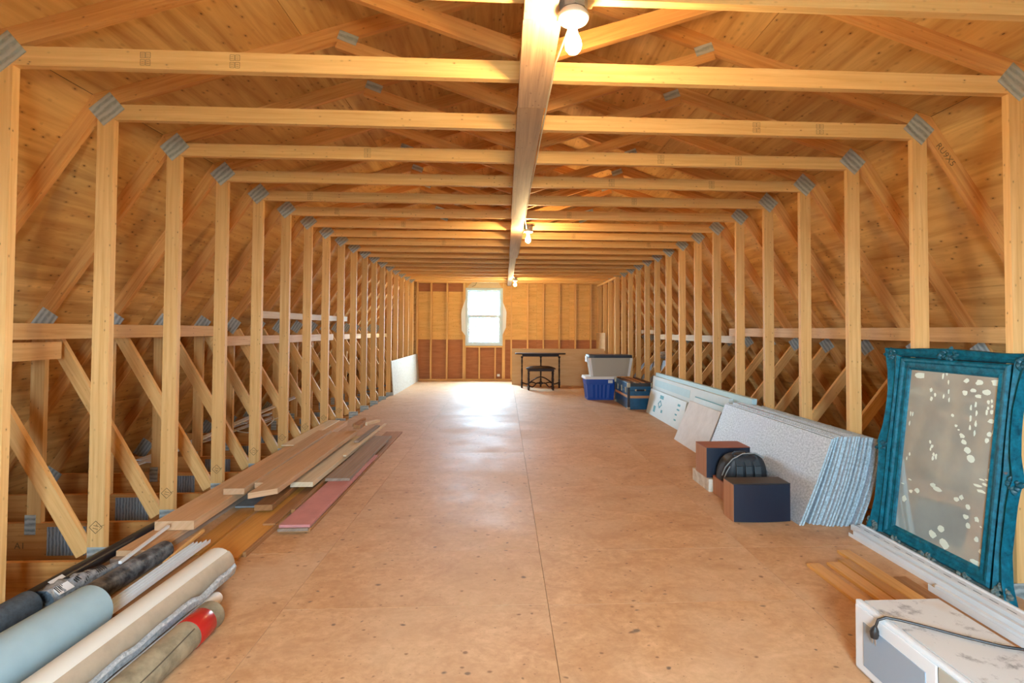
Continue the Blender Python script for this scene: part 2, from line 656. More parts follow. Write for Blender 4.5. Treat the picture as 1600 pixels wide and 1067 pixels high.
def strokes(segs, w, mat, name, t=0.0008):
    """flat marks in the XZ plane facing -Y"""
    mb = MB()
    for (x0, z0, x1, z1) in segs:
        mb.bar((x0, 0, z0), (x1, 0, z1), w, t, (0, 1, 0))
    return mb.mesh(name, mat)


# ------------------------------------------------------------------ truss geometry
Y0, SP = 2.4364, 0.61
N0, N1 = -3, 17
HW = 2.365            # half room width to stud faces
TIE_B, TIE_T = 2.470, 2.558
KX, KZ = 2.485, 2.611  # outside knee
SU, SL = 0.327, 1.5    # slopes
RIDGE = KZ + SU * KX
TH = 0.038
HEEL = KX + (KZ + 0.20) / SL


def yn(n):
    return Y0 + SP * n


# inner offset lines
lo = math.sqrt(1 + SL * SL)
ix, iz = KX - 0.09 * SL / lo, KZ - 0.09 / lo
uz = 0.09 * math.sqrt(1 + SU * SU)
mx_ = (iz + SL * ix - (RIDGE - uz)) / (SL - SU)
mz_ = RIDGE - uz - SU * mx_


def low_in(z):      # x of the inner rafter edge at height z
    return ix + (iz - z) / SL


def member(pts, g, eps):
    mb = MB()
    mb.prism([(x, eps, z) for x, z in pts], (0, TH - 2 * eps, 0), Vector((g[0], 0, g[1])).normalized())
    return mb


def mirror(pts):
    return [(-x, z) for x, z in pts][::-1]


TR = []       # (name, mesh, material, side)


def add_member(name, pts, g, eps, mat=PINE, both=True, sides=(1, -1)):
    if 1 in sides:
        TR.append((name, member(pts, g, eps).mesh(name, mat), 1))
    if both and -1 in sides:
        TR.append((name, member(mirror(pts), (-g[0], g[1]), eps).mesh(name, mat), -1))


add_member('ceiling_tie', [(-2.435, TIE_B), (2.435, TIE_B), (2.405, TIE_T), (-2.405, TIE_T)], (1, 0), 0.0, PINE, False)
add_member('stud', [(HW, -0.02), (HW + 0.09, -0.02), (HW + 0.09, TIE_B), (HW, TIE_B)], (0, 1), 0.0004)
add_member('lower_rafter', [(KX, KZ), (HEEL, -0.20), (HEEL - 0.09 * SL / lo - 0.03, -0.20), (mx_, mz_)], (1, -SL), 0.0008, PINE_RED)
add_member('upper_rafter', [(KX, KZ), (mx_, mz_), (0.0005, RIDGE - uz), (0.0005, RIDGE)], (1, -SU), 0.0012, PINE_RED)
wd_ = Vector((1.02, 0.345)).normalized()
wn_ = Vector((-wd_.y, wd_.x)) * 0.044
a_ = Vector((0.07, 2.615))
b_ = Vector((1.12, 2.615 + 1.05 * wd_.y / wd_.x))
add_member('inner_web', [tuple(a_ - wn_), tuple(b_ - wn_), tuple(b_ + wn_ * 0.6), tuple(a_ + wn_)], (wd_.x, wd_.y), 0.0016, PINE_RED)
add_member('king_post', [(-0.044, TIE_T), (0.044, TIE_T), (0.044, RIDGE - uz - 0.015), (-0.044, RIDGE - uz - 0.015)], (0, 1), 0.002, PINE_RED, False)
add_member('post_web', [(3.222, -0.02), (3.310, -0.02), (3.310, iz - SL * (3.310 - ix)), (3.222, iz - SL * (3.222 - ix))], (0, 1), 0.0024, sides=(-1,))
dd = Vector((0.76, 1.30)).normalized()
dn = Vector((-dd.y, dd.x)) * 0.044
a_, b_ = Vector((2.475, 0.02)), Vector((3.205, 0.02 + 0.73 * dd.y / dd.x))
add_member('diagonal_web', [tuple(a_ - dn), tuple(b_ - dn), tuple(b_ + dn), tuple(a_ + dn)], (dd.x, dd.y), 0.0028, sides=(-1,))
dd = Vector((0.84, 1.05)).normalized()
dn = Vector((-dd.y, dd.x)) * 0.044
a_, b_ = Vector((2.50, 0.015)), Vector((3.365, 0.015 + 0.865 * dd.y / dd.x))
add_member('diagonal_web', [tuple(a_ - dn), tuple(b_ - dn), tuple(b_ + dn), tuple(a_ + dn)], (dd.x, dd.y), 0.0028, sides=(1,))
add_member('bottom_chord', [(-HEEL - 0.05, -0.262), (HEEL + 0.05, -0.262), (HEEL + 0.05, -0.0215), (-HEEL - 0.05, -0.0215)], (1, 0), 0.0032, PINE_RED, False)


def plate(cx, cz, w, h, ang, mat=STEEL, name='nail_plate', sides=(1, -1)):
    """w along direction ang, h across; sits on the near face"""
    for s in sides:
        mb = MB()
        mb.box((-w / 2, -0.0022, -h / 2), (w / 2, 0.0008, h / 2), (1, 0, 0))
        R = Matrix.Rotation(-math.radians(ang * s), 4, 'Y')
        TR.append((name, mb.mesh(name, mat, 0, Matrix.Translation((cx * s, 0, cz)) @ R), s))


plate(2.405, 2.530, 0.150, 0.128, -45 + 4)
plate(HW + 0.02, 0.005, 0.135, 0.11, 0)
plate(3.235, 1.325, 0.16, 0.12, -56, sides=(-1,))
plate(3.365, 1.140, 0.13, 0.12, -56, sides=(1,))
plate(3.05, -0.14, 0.25, 0.19, 0, STEEL_V, 'splice_plate')
plate(3.285, -0.03, 0.07, 0.13, 0, sides=(-1,))
plate(HEEL - 0.16, -0.06, 0.20, 0.16, -56)
plate(1.06, 2.985, 0.115, 0.055, 20)

ORD = ['first', 'second', 'third', 'fourth', 'fifth', 'sixth', 'seventh', 'eighth', 'ninth', 'tenth', 'eleventh', 'twelfth', 'thirteenth', 'fourteenth', 'fifteenth', 'sixteenth', 'seventeenth', 'eighteenth', 'nineteenth']
stamp_segs = []
for bz in (-0.017, 0.017):
    for bx in (-0.012, 0.012):
        x0, x1, z0, z1 = bx - 0.010, bx + 0.010, bz - 0.013, bz + 0.013
        stamp_segs += [(x0, z0, x1, z0), (x0, z1, x1, z1), (x0, z0, x0, z1), (x1, z0, x1, z1)]
        for q in (-0.005, 0.004):
            stamp_segs.append((x0 + 0.004, bz + q, x1 - 0.005, bz + q))
STAMP = strokes(stamp_segs, 0.0016, INK, 'grade_stamp')
dia = []
for (a, b) in (((0, 0.035), (0.035, 0)), ((0.035, 0), (0, -0.035)), ((0, -0.035), (-0.035, 0)), ((-0.035, 0), (0, 0.035)), ((-0.012, 0.01), (0.016, 0.004)), ((-0.016, -0.004), (0.012, -0.012)), ((0.02, 0.0), (0.044, 0.012))):
    dia.append((a[0], a[1], b[0], b[1]))
DIAMOND = strokes(dia, 0.003, INK, 'grade_stamp')
TXT_CODE = text_mesh('RU9X5', 0.055, INK)
TXT_A1 = text_mesh('A1', 0.06, INK)
for n in range(N0, N1 + 1):
    k = n + 1
    if n < -1:
        lab = 'pine roof truss above the viewpoint, just outside the frame' if n == -2 else 'pine roof truss close behind the viewpoint, outside the frame'
    elif n == -1:
        lab = 'pine roof truss nearest the viewer, its tie cropped by the top edge'
    elif n == N1:
        lab = 'last pine roof truss, standing just before the far gable wall'
    else:
        lab = 'pine gambrel roof truss with steel nail plates, %s full one counted from the viewer' % ORD[n]
    t = thing('roof_truss', lab, 'roof truss', (0, yn(n), 0), 'gambrel roof trusses')
    for nm, me, s in TR:
        if n < -1 and nm in ('splice_plate', 'nail_plate'):
            continue
        o = link(nm, me, t)
        if nm == 'ceiling_tie' and 0 <= n <= 8:
            for x in {0: (-1.786, -1.387), 1: (1.382, 1.777), 2: (0.98, 1.55, -1.1), 3: (0.75, 1.6)}.get(n, (random.uniform(-2, -0.4), random.uniform(0.4, 2))):
                g = link('grade_stamp', STAMP, o, (x, -0.0008, 2.515))
                g['label'] = 'faded square grade stamp printed on the tie'
        if nm == 'stud' and s == -1 and 1 <= n <= 8:
            g = link('grade_stamp', DIAMOND, o, (-(HW + 0.045), 0.0, 0.17))
            g['label'] = 'dark diamond-shaped stamp near the foot of the stud'
        if nm == 'lower_rafter' and s == 1 and n == 1:
            g = link('lettering', TXT_CODE, o, (2.575, -0.0006, 2.375))
            g.rotation_euler = (math.radians(90), math.radians(52), 0)
            g['label'] = 'handwritten code on the rafter'
        if nm == 'bottom_chord' and n == 2:
            g = link('lettering', TXT_A1, o, (-3.35, 0.0022, -0.17))
            g.rotation_euler = (math.radians(90), 0, 0)
            g['label'] = 'letters A1 marked on the chord'

# ------------------------------------------------------------------ roof sheathing
YS, YE = YB - 0.12, YF + 0.14


def sheet_rows(parent, p_low, p_up, rows, mat, sgn):
    """sheets on the slope from p_low (x,z) to p_up, thickness outwards"""
    a, b = Vector(p_low), Vector(p_up)
    d = (b - a)
    L = d.length
    d.normalize()
    nrm = Vector((-d.y, d.x))
    if nrm.y < 0:
        nrm = -nrm
    s0 = 0.0
    for ri, h in enumerate(rows):
        s1 = min(s0 + h, L)
        y = YS - (1.22 if ri % 2 else 0.35)
        while y < YE:
            ya, yb = max(y, YS), min(y + 2.44, YE)
            if yb - ya > 0.02:
                q0, q1 = a + d * (s0 + 0.0015), a + d * (s1 - 0.0015)
                c = []
                for off in (0.001, 0.013):
                    for (q, yy) in ((q0, ya + 0.0015), (q1, ya + 0.0015), (q1, yb - 0.0015), (q0, yb - 0.0015)):
                        p = q + nrm * off
                        c.append((p.x * sgn, yy, p.y))
                mb = MB().hexa(c, Vector((0, 1, 0)))
                obj('plywood_sheet', mb, mat, parent)
            y += 2.44
        s0 = s1


ceiling = struct('ceiling')
wall_l = struct('wall_left')
wall_r = struct('wall_right')
kn = (KX, KZ)
low = (HEEL + 0.16, KZ - SL * (HEEL + 0.16 - KX))
for sgn, w in ((1, wall_r), (-1, wall_l)):
    Llow = (Vector(kn) - Vector(low)).length
    sheet_rows(w, low, kn, [Llow - 2.44, 1.22, 1.22], PLY, sgn)
    sheet_rows(ceiling, kn, (0.0, RIDGE), [1.22, 1.22, 1.0], PLY, sgn)
# thin unseen backing added outside the sheets keeps daylight out of the sheet joints
LIGHT_STOP = plain('light_stop_backing', (0.05, 0.04, 0.035), 0.9)
for sgn in (1, -1):
    mb = MB()
    o1, o2 = 0.016, 0.03
    mb.prism([(sgn * x, YS, z) for x, z in ((low[0] + 0.03, low[1]), (KX + 0.03, KZ + 0.03), (0, RIDGE + 0.03), (0, RIDGE + 0.06), (KX + 0.06, KZ + 0.06), (low[0] + 0.08, low[1]))], (0, YE - YS, 0), (0, 1, 0))
    o = obj('roof_light_stop', mb, LIGHT_STOP)
    o['kind'] = 'structure'

# ------------------------------------------------------------------ floor
floor = struct('floor')
xs = [-2.362, -1.14, 0.075, 1.295, 2.362]
for ci in range(4):
    x0, x1 = xs[ci] + 0.0011, xs[ci + 1] - 0.0011
    ys = [YB]
    y = yn(-5) + 0.019 + (0.61 if ci % 2 else 0.0)
    if ci == 1:
        ys += [yn(-2) + .019, yn(0) + .019, yn(1) + .019, yn(5) + .019, yn(9) + .019, yn(13) + .019, yn(17) + .019]
    elif ci == 2:
        ys += [yn(-2) + .019, yn(0) + .01, yn(1) + .0, yn(2) + .019, yn(3) + .019, yn(7) + .019, yn(11) + .019, yn(15) + .019]
    elif ci == 3:
        ys += [yn(-4) + .019, yn(0) + .01, yn(1) + .0, yn(2) + .019, yn(4) + .019, yn(8) + .019, yn(12) + .019, yn(16) + .019]
    else:
        ys += [yn(-3) + .019, yn(1) + .019, yn(3) + .019, yn(7) + .019, yn(11) + .019, yn(15) + .019]
    ys.append(YF)
    for a, b in zip(ys[:-1], ys[1:]):
        mb = MB().box((x0, a + 0.0009, -0.0195), (x1, b - 0.0009, random.uniform(-0.0008, 0.0)), (0, 1, 0))
        obj('plywood_sheet', mb, FLOOR, floor)
sub = obj('floor_lower', MB().box((-HEEL - 0.3, YS, -0.29), (HEEL + 0.3, YE, -0.264), (0, 1, 0)), SUBCEIL)
sub['kind'] = 'structure'

# ------------------------------------------------------------------ far gable wall
wall_far = struct('wall_far')
WX0, WX1, WZ0, WZ1 = -1.125, -0.195, 0.905, 2.365     # rough opening
ST = 0.089


def wall_panel(x0, x1, z0, z1, mat, y0=YF + ST, name='sheathing_panel', parent=None, t=0.012):
    o = obj(name, MB().box((x0 + 0.001, y0, z0 + 0.001), (x1 - 0.001, y0 + t, z1 - 0.001), (1, 0, 0)), mat, parent or wall_far)
    return o


# sheathing between the side walls, cut around the window
for (a, b) in ((-2.42, WX0), (WX1, 0.70), (0.70, 1.55), (1.55, 2.42)):
    wall_panel(a, b, 1.045, 2.285 if a < -2 else 2.56, PLY_FAR)
    wall_panel(a, b, -0.26, 1.045, PLY_RED)
    if a < -2:
        wall_panel(a, b, 2.285, 2.56, PLY_RED)
wall_panel(WX0, WX1, -0.26, WZ0, PLY_RED)
wall_panel(WX0, WX1, WZ1, 2.56, PLY_FAR)
# gable top and side pieces closed to the roof line


def gable_piece(pts, y, mat, parent):
    obj('sheathing_panel', MB().prism([(x, y, z) for x, z in pts], (0, 0.012, 0), (1, 0, 0)), mat, parent)


def gable_closure(y, parent, mat, zlow=2.562):
    gable_piece([(-2.45, zlow), (2.45, zlow), (2.45, KZ + 0.004), (0, RIDGE), (-2.45, KZ + 0.004)], y, mat, parent)
    for s in (1, -1):
        pts = [(s * 2.422, -0.26), (s * 4.36, -0.26), (s * (KX + 0.02), KZ - 0.02), (s * 2.422, 2.56)]
        gable_piece(pts if s > 0 else pts[::-1], y, mat, parent)


gable_closure(YF + ST, wall_far, PLY)
for (a, b, c, d) in ((-4.4, WX0 - .01, -0.3, 2.7), (WX1 + .01, 4.4, -0.3, 2.7), (WX0 - .01, WX1 + .01, -0.3, WZ0 - .01), (WX0 - .01, WX1 + .01, WZ1 + .01, 2.7), (-2.6, 2.6, 2.7, 3.5)):
    wall_panel(a, b, c, d, LIGHT_STOP, YF + ST + 0.0125, 'gable_light_stop')  # unseen backing added behind the sheathing to stop daylight leaks
SX = [(-2.375, .045), (-2.018, .04), (-1.610, .04), (-1.186, .04), (-1.146, .038), (-0.175, .04), (-0.136, .038), (0.040, .038), (0.462, .04), (0.870, .04), (1.285, .04), (1.705, .04), (2.108, .04), (2.345, .04)]
for x, w in SX:
    obj('stud', MB().box((x - w / 2, YF, 0.04), (x + w / 2, YF + ST - 0.001, 2.50)), PINE, wall_far)
for x in (-0.372, -0.78):
    obj('cripple_stud', MB().box((x - 0.019, YF, 0.04), (x + 0.019, YF + ST - 0.001, WZ0 - 0.06)), PINE, wall_far)
obj('bottom_plate', MB().box((-2.39, YF - 0.001, 0.0), (2.365, YF + ST - 0.001, 0.039)), PINE, wall_far)
obj('top_plate', MB().box((-2.39, YF - 0.001, 2.501), (2.365, YF + ST - 0.001, 2.558)), PINE, wall_far)
obj('window_sill_plate', MB().box((-1.126, YF + 0.002, WZ0 - 0.058), (-0.196, YF + ST - 0.002, WZ0 - 0.02)), PINE, wall_far)
obj('window_header', MB().box((-1.126, YF + 0.03, WZ1 + 0.02), (-0.196, YF + ST - 0.002, 2.50)), PINE, wall_far)
obj('outlet_box', MB().box((-0.32, YF + 0.02, 0.10), (-0.25, YF + 0.06, 0.16)), TOTE_WHITE, wall_far, 0.003)

# window: outer frame, two sashes, glass
win = struct('window_1')


def rect_frame(x0, x1, z0, z1, w, y0, y1, wb=None):
    mb = MB()
    wb = wb or w
    mb.box((x0, y0, z0), (x1, y1, z0 + wb), (1, 0, 0))
    mb.box((x0, y0, z1 - w), (x1, y1, z1), (1, 0, 0))
    mb.box((x0, y0, z0 + wb), (x0 + w, y1, z1 - w), (0, 0, 1))
    mb.box((x1 - w, y0, z0 + wb), (x1, y1, z1 - w), (0, 0, 1))
    return mb


obj('window_frame', rect_frame(WX0 - 0.012, WX1 + 0.012, WZ0 - 0.012, WZ1 + 0.012, 0.058, YF - 0.012, YF + 0.10), FRAME_VINYL, win, 0.002)
sa = obj('upper_sash', rect_frame(WX0 + 0.033, WX1 - 0.033, 1.610, WZ1 - 0.034, 0.055, YF + 0.05, YF + 0.08), FRAME_VINYL, win)
obj('glass_pane', MB().box((WX0 + 0.06, YF + 0.063, 1.66), (WX1 - 0.06, YF + 0.067, WZ1 - 0.06), (1, 0, 0)), GLASS, sa)
sb = obj('lower_sash', rect_frame(WX0 + 0.033, WX1 - 0.033, WZ0 + 0.034, 1.682, 0.055, YF + 0.015, YF + 0.045, 0.05), FRAME_VINYL, win)
obj('glass_pane', MB().box((WX0 + 0.06, YF + 0.028, WZ0 + 0.075), (WX1 - 0.06, YF + 0.032, 1.64), (1, 0, 0)), GLASS, sb)


def flap(pts, mat, y=YF - 0.006):
    o = obj('wrap_flap', MB().prism([(x, y, z) for x, z in pts], (0, 0.003, 0), (0, 0, 1)), mat, win)
    return o


flap([(-1.139, 1.15), (-1.139, 2.10), (-1.235, 1.82), (-1.25, 1.70), (-1.235, 1.28)], POLY)
flap([(-0.181, 1.18), (-0.10, 1.36), (-0.085, 1.75), (-0.10, 1.82), (-0.181, 2.02)], POLY)
flap([(-1.115, 2.38), (-0.21, 2.38), (-0.30, 2.55), (-0.95, 2.55)], PAPER)
mb = MB()
mb.path([(-0.92, YF - 0.012, 2.545), (-0.86, YF - 0.015, 2.51), (-0.90, YF - 0.014, 2.44), (-0.98, YF - 0.012, 2.41)], 0.005, 6)
mb.path([(-0.60, YF - 0.012, 2.55), (-0.52, YF - 0.014, 2.52), (-0.45, YF - 0.012, 2.545)], 0.006, 6)
obj('loose_wire', mb, BAR_BLACK, win)

# ------------------------------------------------------------------ near wall behind the viewpoint, with an added unseen window for daylight
wall_near = struct('wall_near')
NWX, NZ0, NZ1 = 0.45, 0.85, 2.0
for (a, b, c, d) in ((-2.42, -NWX, -0.26, 2.56), (NWX, 2.42, -0.26, 2.56), (-NWX, NWX, -0.26, NZ0), (-NWX, NWX, NZ1, 2.56)):
    wall_panel(a, b, c, d, PLY_FAR, YB - 0.10, parent=wall_near)
gable_closure(YB - 0.10, wall_near, PLY)
for (a, b, c, d) in ((-4.4, -NWX, -0.3, 2.7), (NWX, 4.4, -0.3, 2.7), (-NWX, NWX, -0.3, NZ0), (-NWX, NWX, NZ1, 2.7), (-2.6, 2.6, 2.7, 3.5)):
    wall_panel(a, b, c, d, LIGHT_STOP, YB - 0.113, 'gable_light_stop', wall_near)  # same added backing keeps daylight out of the near wall joints
for x in (-2.35, -1.74, -1.13, -0.47, 0.47, 1.13, 1.74, 2.35):
    obj('stud', MB().box((x - 0.019, YB - 0.088, 0.0), (x + 0.019, YB, 2.5)), PINE, wall_near)
fill_win = struct('fill_window')  # assumed window, added to bring in daylight from behind
obj('window_frame', rect_frame(-NWX, NWX, NZ0, NZ1, 0.05, YB - 0.10, YB - 0.02), FRAME_VINYL, fill_win)
obj('mullion', MB().box((-0.025, YB - 0.09, NZ0 + 0.05), (0.025, YB - 0.03, NZ1 - 0.05)), FRAME_VINYL, fill_win)

# ------------------------------------------------------------------ outside: ground and trees beyond the far window
gr = obj('ground', MB().box((-150, -60, -3.6), (150, 260, -3.5), (1, 0, 0)), plain('frosty_grass', (0.42, 0.46, 0.36), 0.9, nz=0.2, nscale=0.3))
gr['kind'] = 'structure'
BARK = plain('bark', (0.10, 0.08, 0.06), 0.9)
NEEDLE = plain('needles', (0.06, 0.13, 0.08), 0.8)
for i, (x, y, h, lab) in enumerate([(-1.9, 34.0, 7.6, 'slim spruce tree left of centre beyond the window'), (-3.1, 46.0, 8.3, 'taller spruce tree behind the others beyond the window'), (0.3, 40.0, 6.9, 'short spruce tree at right beyond the window')]):
    t = thing('spruce_tree', lab, 'tree', (x, y, -3.5), 'spruces outside the window')
    obj('trunk', MB().path([(0, 0, 0), (0, 0, h)], [0.09, 0.02], 7), BARK, t)
    mb = MB()
    rr = random.Random(i + 3)
    for q in range(150):
        z = h * (0.18 + 0.8 * rr.random())
        L = (h - z) * 0.24 + 0.12
        th = rr.uniform(0, 6.283)
        e = Vector((math.cos(th) * L, math.sin(th) * L, -0.25 * L))
        sd = Vector((-math.sin(th), math.cos(th), 0)) * 0.05
        p = Vector((0, 0, z))
        mb.hexa([p - sd, p + sd, p + e * 0.5 + sd * 2, p + e * 0.5 - sd * 2, p + e * 0.55 - sd * 2 + Vector((0, 0, .03)), p + e * 0.55 + sd * 2 + Vector((0, 0, .03)), p + e + sd * .3, p + e - sd * .3], Vector((1, 0, 0)))
    obj('needle_boughs', mb, NEEDLE, t)

# ------------------------------------------------------------------ planks nailed along the ceiling, braces
BZ = TIE_B


def center_plank(y0, y1, x0, x1, label, z1=BZ - 0.0005):
    return tag(obj('ceiling_plank', MB().box((x0, y0, z1 - 0.038), (x1, y1, z1)), OLD_BEAM, None, 0.002), label, 'plank', 'planks under the ceiling ties')


center_plank(-0.6, 1.90, -0.072, 0.050, 'plank under the ties nearest the viewer, bright beside the first bulb')
center_plank(1.902, 2.66, -0.074, 0.071, 'short knotty reddish plank under the ties just beyond the first bulb')
center_plank(2.662, 5.35, -0.076, 0.064, 'long weathered brown plank under the ties between the first two bulbs')
center_plank(5.352, 8.20, -0.070, 0.066, 'plank under the ties beside the middle bulb')
center_plank(8.202, YF - 0.01, -0.064, 0.034, 'narrow plank under the ties running to the far wall')


def brace(p0, p1, h, label, mat=PINE, name='lateral_brace', t=0.038):
    mb = MB().bar(p0, p1, h, t, (1, 0, 0))
    return tag(obj(name, mb, mat), label, 'brace', 'braces along the roof webs')


XB = 3.198
XL = 3.07
brace((-XL, 1.0, 1.257), (-XL, 5.60, 1.263), 0.10, 'orange pine brace running behind the nearest left studs')
brace((-XL + 0.04, 1.4, 1.138), (-XL + 0.04, 3.53, 1.138), 0.11, 'short knotty brace piece just below the upper left brace')
brace((-XL + 0.04, 5.30, 1.157), (-XL + 0.04, 8.9, 1.160), 0.10, 'orange brace behind the middle left studs, lower than its neighbour')
brace((-XL, 6.3, 1.46), (-XL, 9.8, 1.48), 0.085, 'whitish grey strip nailed high behind the middle left studs', WHITE_PLANK)
brace((-XL + 0.04, 9.5, 1.16), (-XL + 0.04, YF - 0.3, 1.16), 0.09, 'brace behind the farthest left studs')
brace((XB + 0.035, 1.0, 1.258), (XB + 0.035, 7.6, 1.272), 0.11, 'orange pine brace running behind the nearest right studs')
brace((XB, 7.3, 1.165), (XB, 11.2, 1.165), 0.105, 'pale brace behind the middle right studs', WHITE_PLANK)
brace((XB, 11.0, 1.27), (XB, YF - 0.2, 1.27), 0.085, 'pale brace behind the farthest right studs', WHITE_PLANK)

# framed corner at the far right
pt = thing('stud_frame', 'short stud frame with header at the far right corner', 'wall frame', (2.30, 12.2, 0))
obj('header', MB().box((-0.045, -1.1, 2.42), (0.045, 1.18, 2.465)), PINE, pt)
obj('bottom_plate', MB().box((-0.045, -1.1, 0.0), (0.045, 1.18, 0.038)), PINE, pt)
for y in (-1.08, -0.98, -0.32, 0.30, 0.92, 1.15):
    obj('stud', MB().box((-0.045, y - 0.019, 0.038), (0.045, y + 0.019, 2.42)), PINE, pt)
obj('plywood_patch', MB().box((-0.058, 0.0, 0.82), (-0.046, 1.18, 1.24), (0, 1, 0)), BOARD_PALE, pt)

# ------------------------------------------------------------------ lamps with cable


def lamp(x, y, label, mount):
    t = thing('bare_bulb_lamp', label, 'lamp', (x, y, 0), 'bare bulbs along the ceiling')
    top = BZ - 0.0005
    obj('junction_box', MB().lathe([(0.050, top - 0.042), (0.052, top - 0.02), (0.052, top)], seg=8), BOX_STEEL, t)
    obj('lamp_holder', MB().lathe([(0.020, top - 0.098), (0.022, top - 0.085), (0.050, top - 0.078), (0.056, top - 0.070), (0.057, top - 0.060), (0.046, top - 0.044)], seg=24), PORCELAIN, t)
    z = top - 0.098
    prof = [(0.012, z), (0.013, z - 0.012), (0.018, z - 0.03), (0.027, z - 0.05), (0.030, z - 0.066), (0.027, z - 0.083), (0.017, z - 0.095), (0.004, z - 0.0995)]
    obj('light_bulb', MB().lathe([(r_, h_) for r_, h_ in prof], seg=20), BULB_M, t)
    obj('mounting_board', MB().box((-0.07, -0.05, top), (0.075, 0.05, top + 0.018)), PINE, t)
    return t


lamp(0.105, 1.832, 'bare lit bulb in a white porcelain holder nearest the viewer', 0)
lamp(0.125, 5.85, 'bare lit bulb halfway along the ceiling plank', 0)
lamp(0.095, 11.60, 'small bare lit bulb near the far gable wall', 0)
mb = MB()
mb.path([(0.105, 1.892, BZ - 0.050), (0.082, 2.25, BZ - 0.012), (0.079, 2.8, BZ - 0.010), (0.0775, 3.5, BZ - 0.014), (0.074, 4.2, BZ - 0.010), (0.073, 5.0, BZ - 0.014), (0.076, 5.5, BZ - 0.012), (0.105, 5.79, BZ - 0.045)], 0.0048, 8)
tag(obj('electric_cable', mb, CABLE), 'cream electric cable stapled along the plank between the first two bulbs', 'cable')
mb = MB()
mb.path([(0.125, 5.905, BZ - 0.03), (0.075, 6.3, BZ - 0.012), (0.073, 8.0, BZ - 0.012), (0.044, 8.4, BZ - 0.012), (0.042, 11.2, BZ - 0.012), (0.08, 11.54, BZ - 0.03)], 0.0048, 8)
tag(obj('electric_cable', mb, CABLE), 'cream electric cable running on from the middle bulb to the far bulb', 'cable')

# ------------------------------------------------------------------ boards at the far end
t = thing('plywood_guard_panel', 'low plywood panel standing on edge behind the dark table', 'panel', (0, 0, 0))
obj('plywood_sheet', MB().hexa([(0.045, 12.38, 0.0), (2.20, 12.03, 0.0), (2.20, 12.05, 0.0), (0.045, 12.40, 0.0), (0.045, 12.40, 0.855), (2.20, 12.05, 0.865), (2.20, 12.07, 0.865), (0.045, 12.42, 0.855)], Vector((1, 0, 0))), BOARD_PALE, t)
for x, y in ((0.10, 12.415), (1.1, 12.252), (2.1, 12.09)):
    obj('prop_post', MB().bar((x, y + 0.035, 0.0), (x, y + 0.045, 0.84), 0.038, 0.05, (0, 1, 0)), PINE, t)
tag(obj('osb_panel', MB().hexa([(-2.30, 10.33, 0.0), (-2.30, 13.40, 0.0), (-2.315, 13.40, 0.0), (-2.315, 10.33, 0.0), (-2.348, 10.33, 0.675), (-2.348, 13.40, 0.685), (-2.363, 13.40, 0.685), (-2.363, 10.33, 0.675)], Vector((0, 1, 0))), OSB_WHITE), 'whitish strand board leaning along the far left studs', 'panel')

# ------------------------------------------------------------------ table and stool
t = thing('side_table', 'dark turned-leg side table in front of the plywood panel', 'table', (0.68, 11.72, 0))
mb = MB()
ring = []
for i in range(28):
    th = 2 * math.pi * i / 28
    ring.append((0.575 * math.copysign(abs(math.cos(th)) ** 0.7, math.cos(th)), 0.21 * math.copysign(abs(math.sin(th)) ** 0.7, math.sin(th)) + 0.03, 0.752))
mb.prism(ring, (0, 0, 0.026), (1, 0, 0))
obj('table_top', mb, DARK_TABLE, t, 0.004)
obj('apron', MB().box((-0.41, -0.10, 0.705), (0.41, 0.16, 0.752)), DARK_TABLE, t, 0.003)
LEG = [(0.016, 0.0), (0.022, 0.02), (0.018, 0.04), (0.024, 0.06), (0.024, 0.14), (0.014, 0.15), (0.022, 0.17), (0.013, 0.20), (0.017, 0.30), (0.021, 0.40), (0.013, 0.47), (0.021, 0.49), (0.013, 0.51), (0.020, 0.60), (0.014, 0.66), (0.026, 0.68), (0.026, 0.71)]
legm = MB().lathe(LEG, seg=12).mesh('leg', DARK_TABLE)
for x, y in ((-0.42, -0.05), (0.42, -0.05), (0.02, 0.17)):
    link('leg', legm, t, (x, y, 0))
for a, b in (((-0.42, -0.05), (0.02, 0.17)), ((0.42, -0.05), (0.02, 0.17))):
    mb = MB()
    P = []
    for i in range(9):
        s = i / 8
        P.append((a[0] + (b[0] - a[0]) * s, a[1] + (b[1] - a[1]) * s, 0.10 + 0.02 * math.cos(s * 12)))
    mb.path(P, 0.014, 8)
    obj('stretcher', mb, DARK_TABLE, t)

t = thing('stool', 'small dark carved stool with arched stretcher before the side table', 'stool', (0.655, 11.28, 0))
mb = MB()
mb.box((-0.315, -0.15, 0.455), (0.315, 0.15, 0.475), (1, 0, 0))
obj('seat_board', mb, DARK_TABLE, t, 0.006)
P = []
for i in range(9):
    s = i / 8 - 0.5
    row = []
    for j in range(7):
        q = j / 6 - 0.5
        row.append((s * 0.62, q * 0.29, 0.476 + 0.045 * (1 - (2 * s) ** 4) * (1 - (2 * q) ** 4)))
    P.append(row)
obj('seat_pad', MB().grid(P), DARK_TABLE, t)
obj('apron', MB().box((-0.28, -0.13, 0.41), (0.28, 0.13, 0.455)), DARK_TABLE, t, 0.003)
SLEG = [(r_ * 1.0, h_ * 0.60) for r_, h_ in LEG]
legm = MB().lathe(SLEG, seg=12).mesh('leg', DARK_TABLE)
for x in (-0.262, 0.262):
    for y in (-0.10, 0.10):
        link('leg', legm, t, (x, y, 0))
for hi, z0, amp in ((True, 0.155, 0.125), (False, 0.075, 0.085)):
    P = []
    for i in range(25):
        s = i / 24 - 0.5
        if hi:
            z = z0 + amp * math.cos(math.pi * s) ** 1.3
        else:
            z = z0 + amp * (0.5 + 0.5 * math.cos(2 * math.pi * s * 1.0)) - 0.02 * math.cos(6 * math.pi * s)
        P.append((s * 0.52, -0.10 if not hi else 0.0, z))
    obj('arched_stretcher', MB().path(P, 0.013, 8), DARK_TABLE, t)
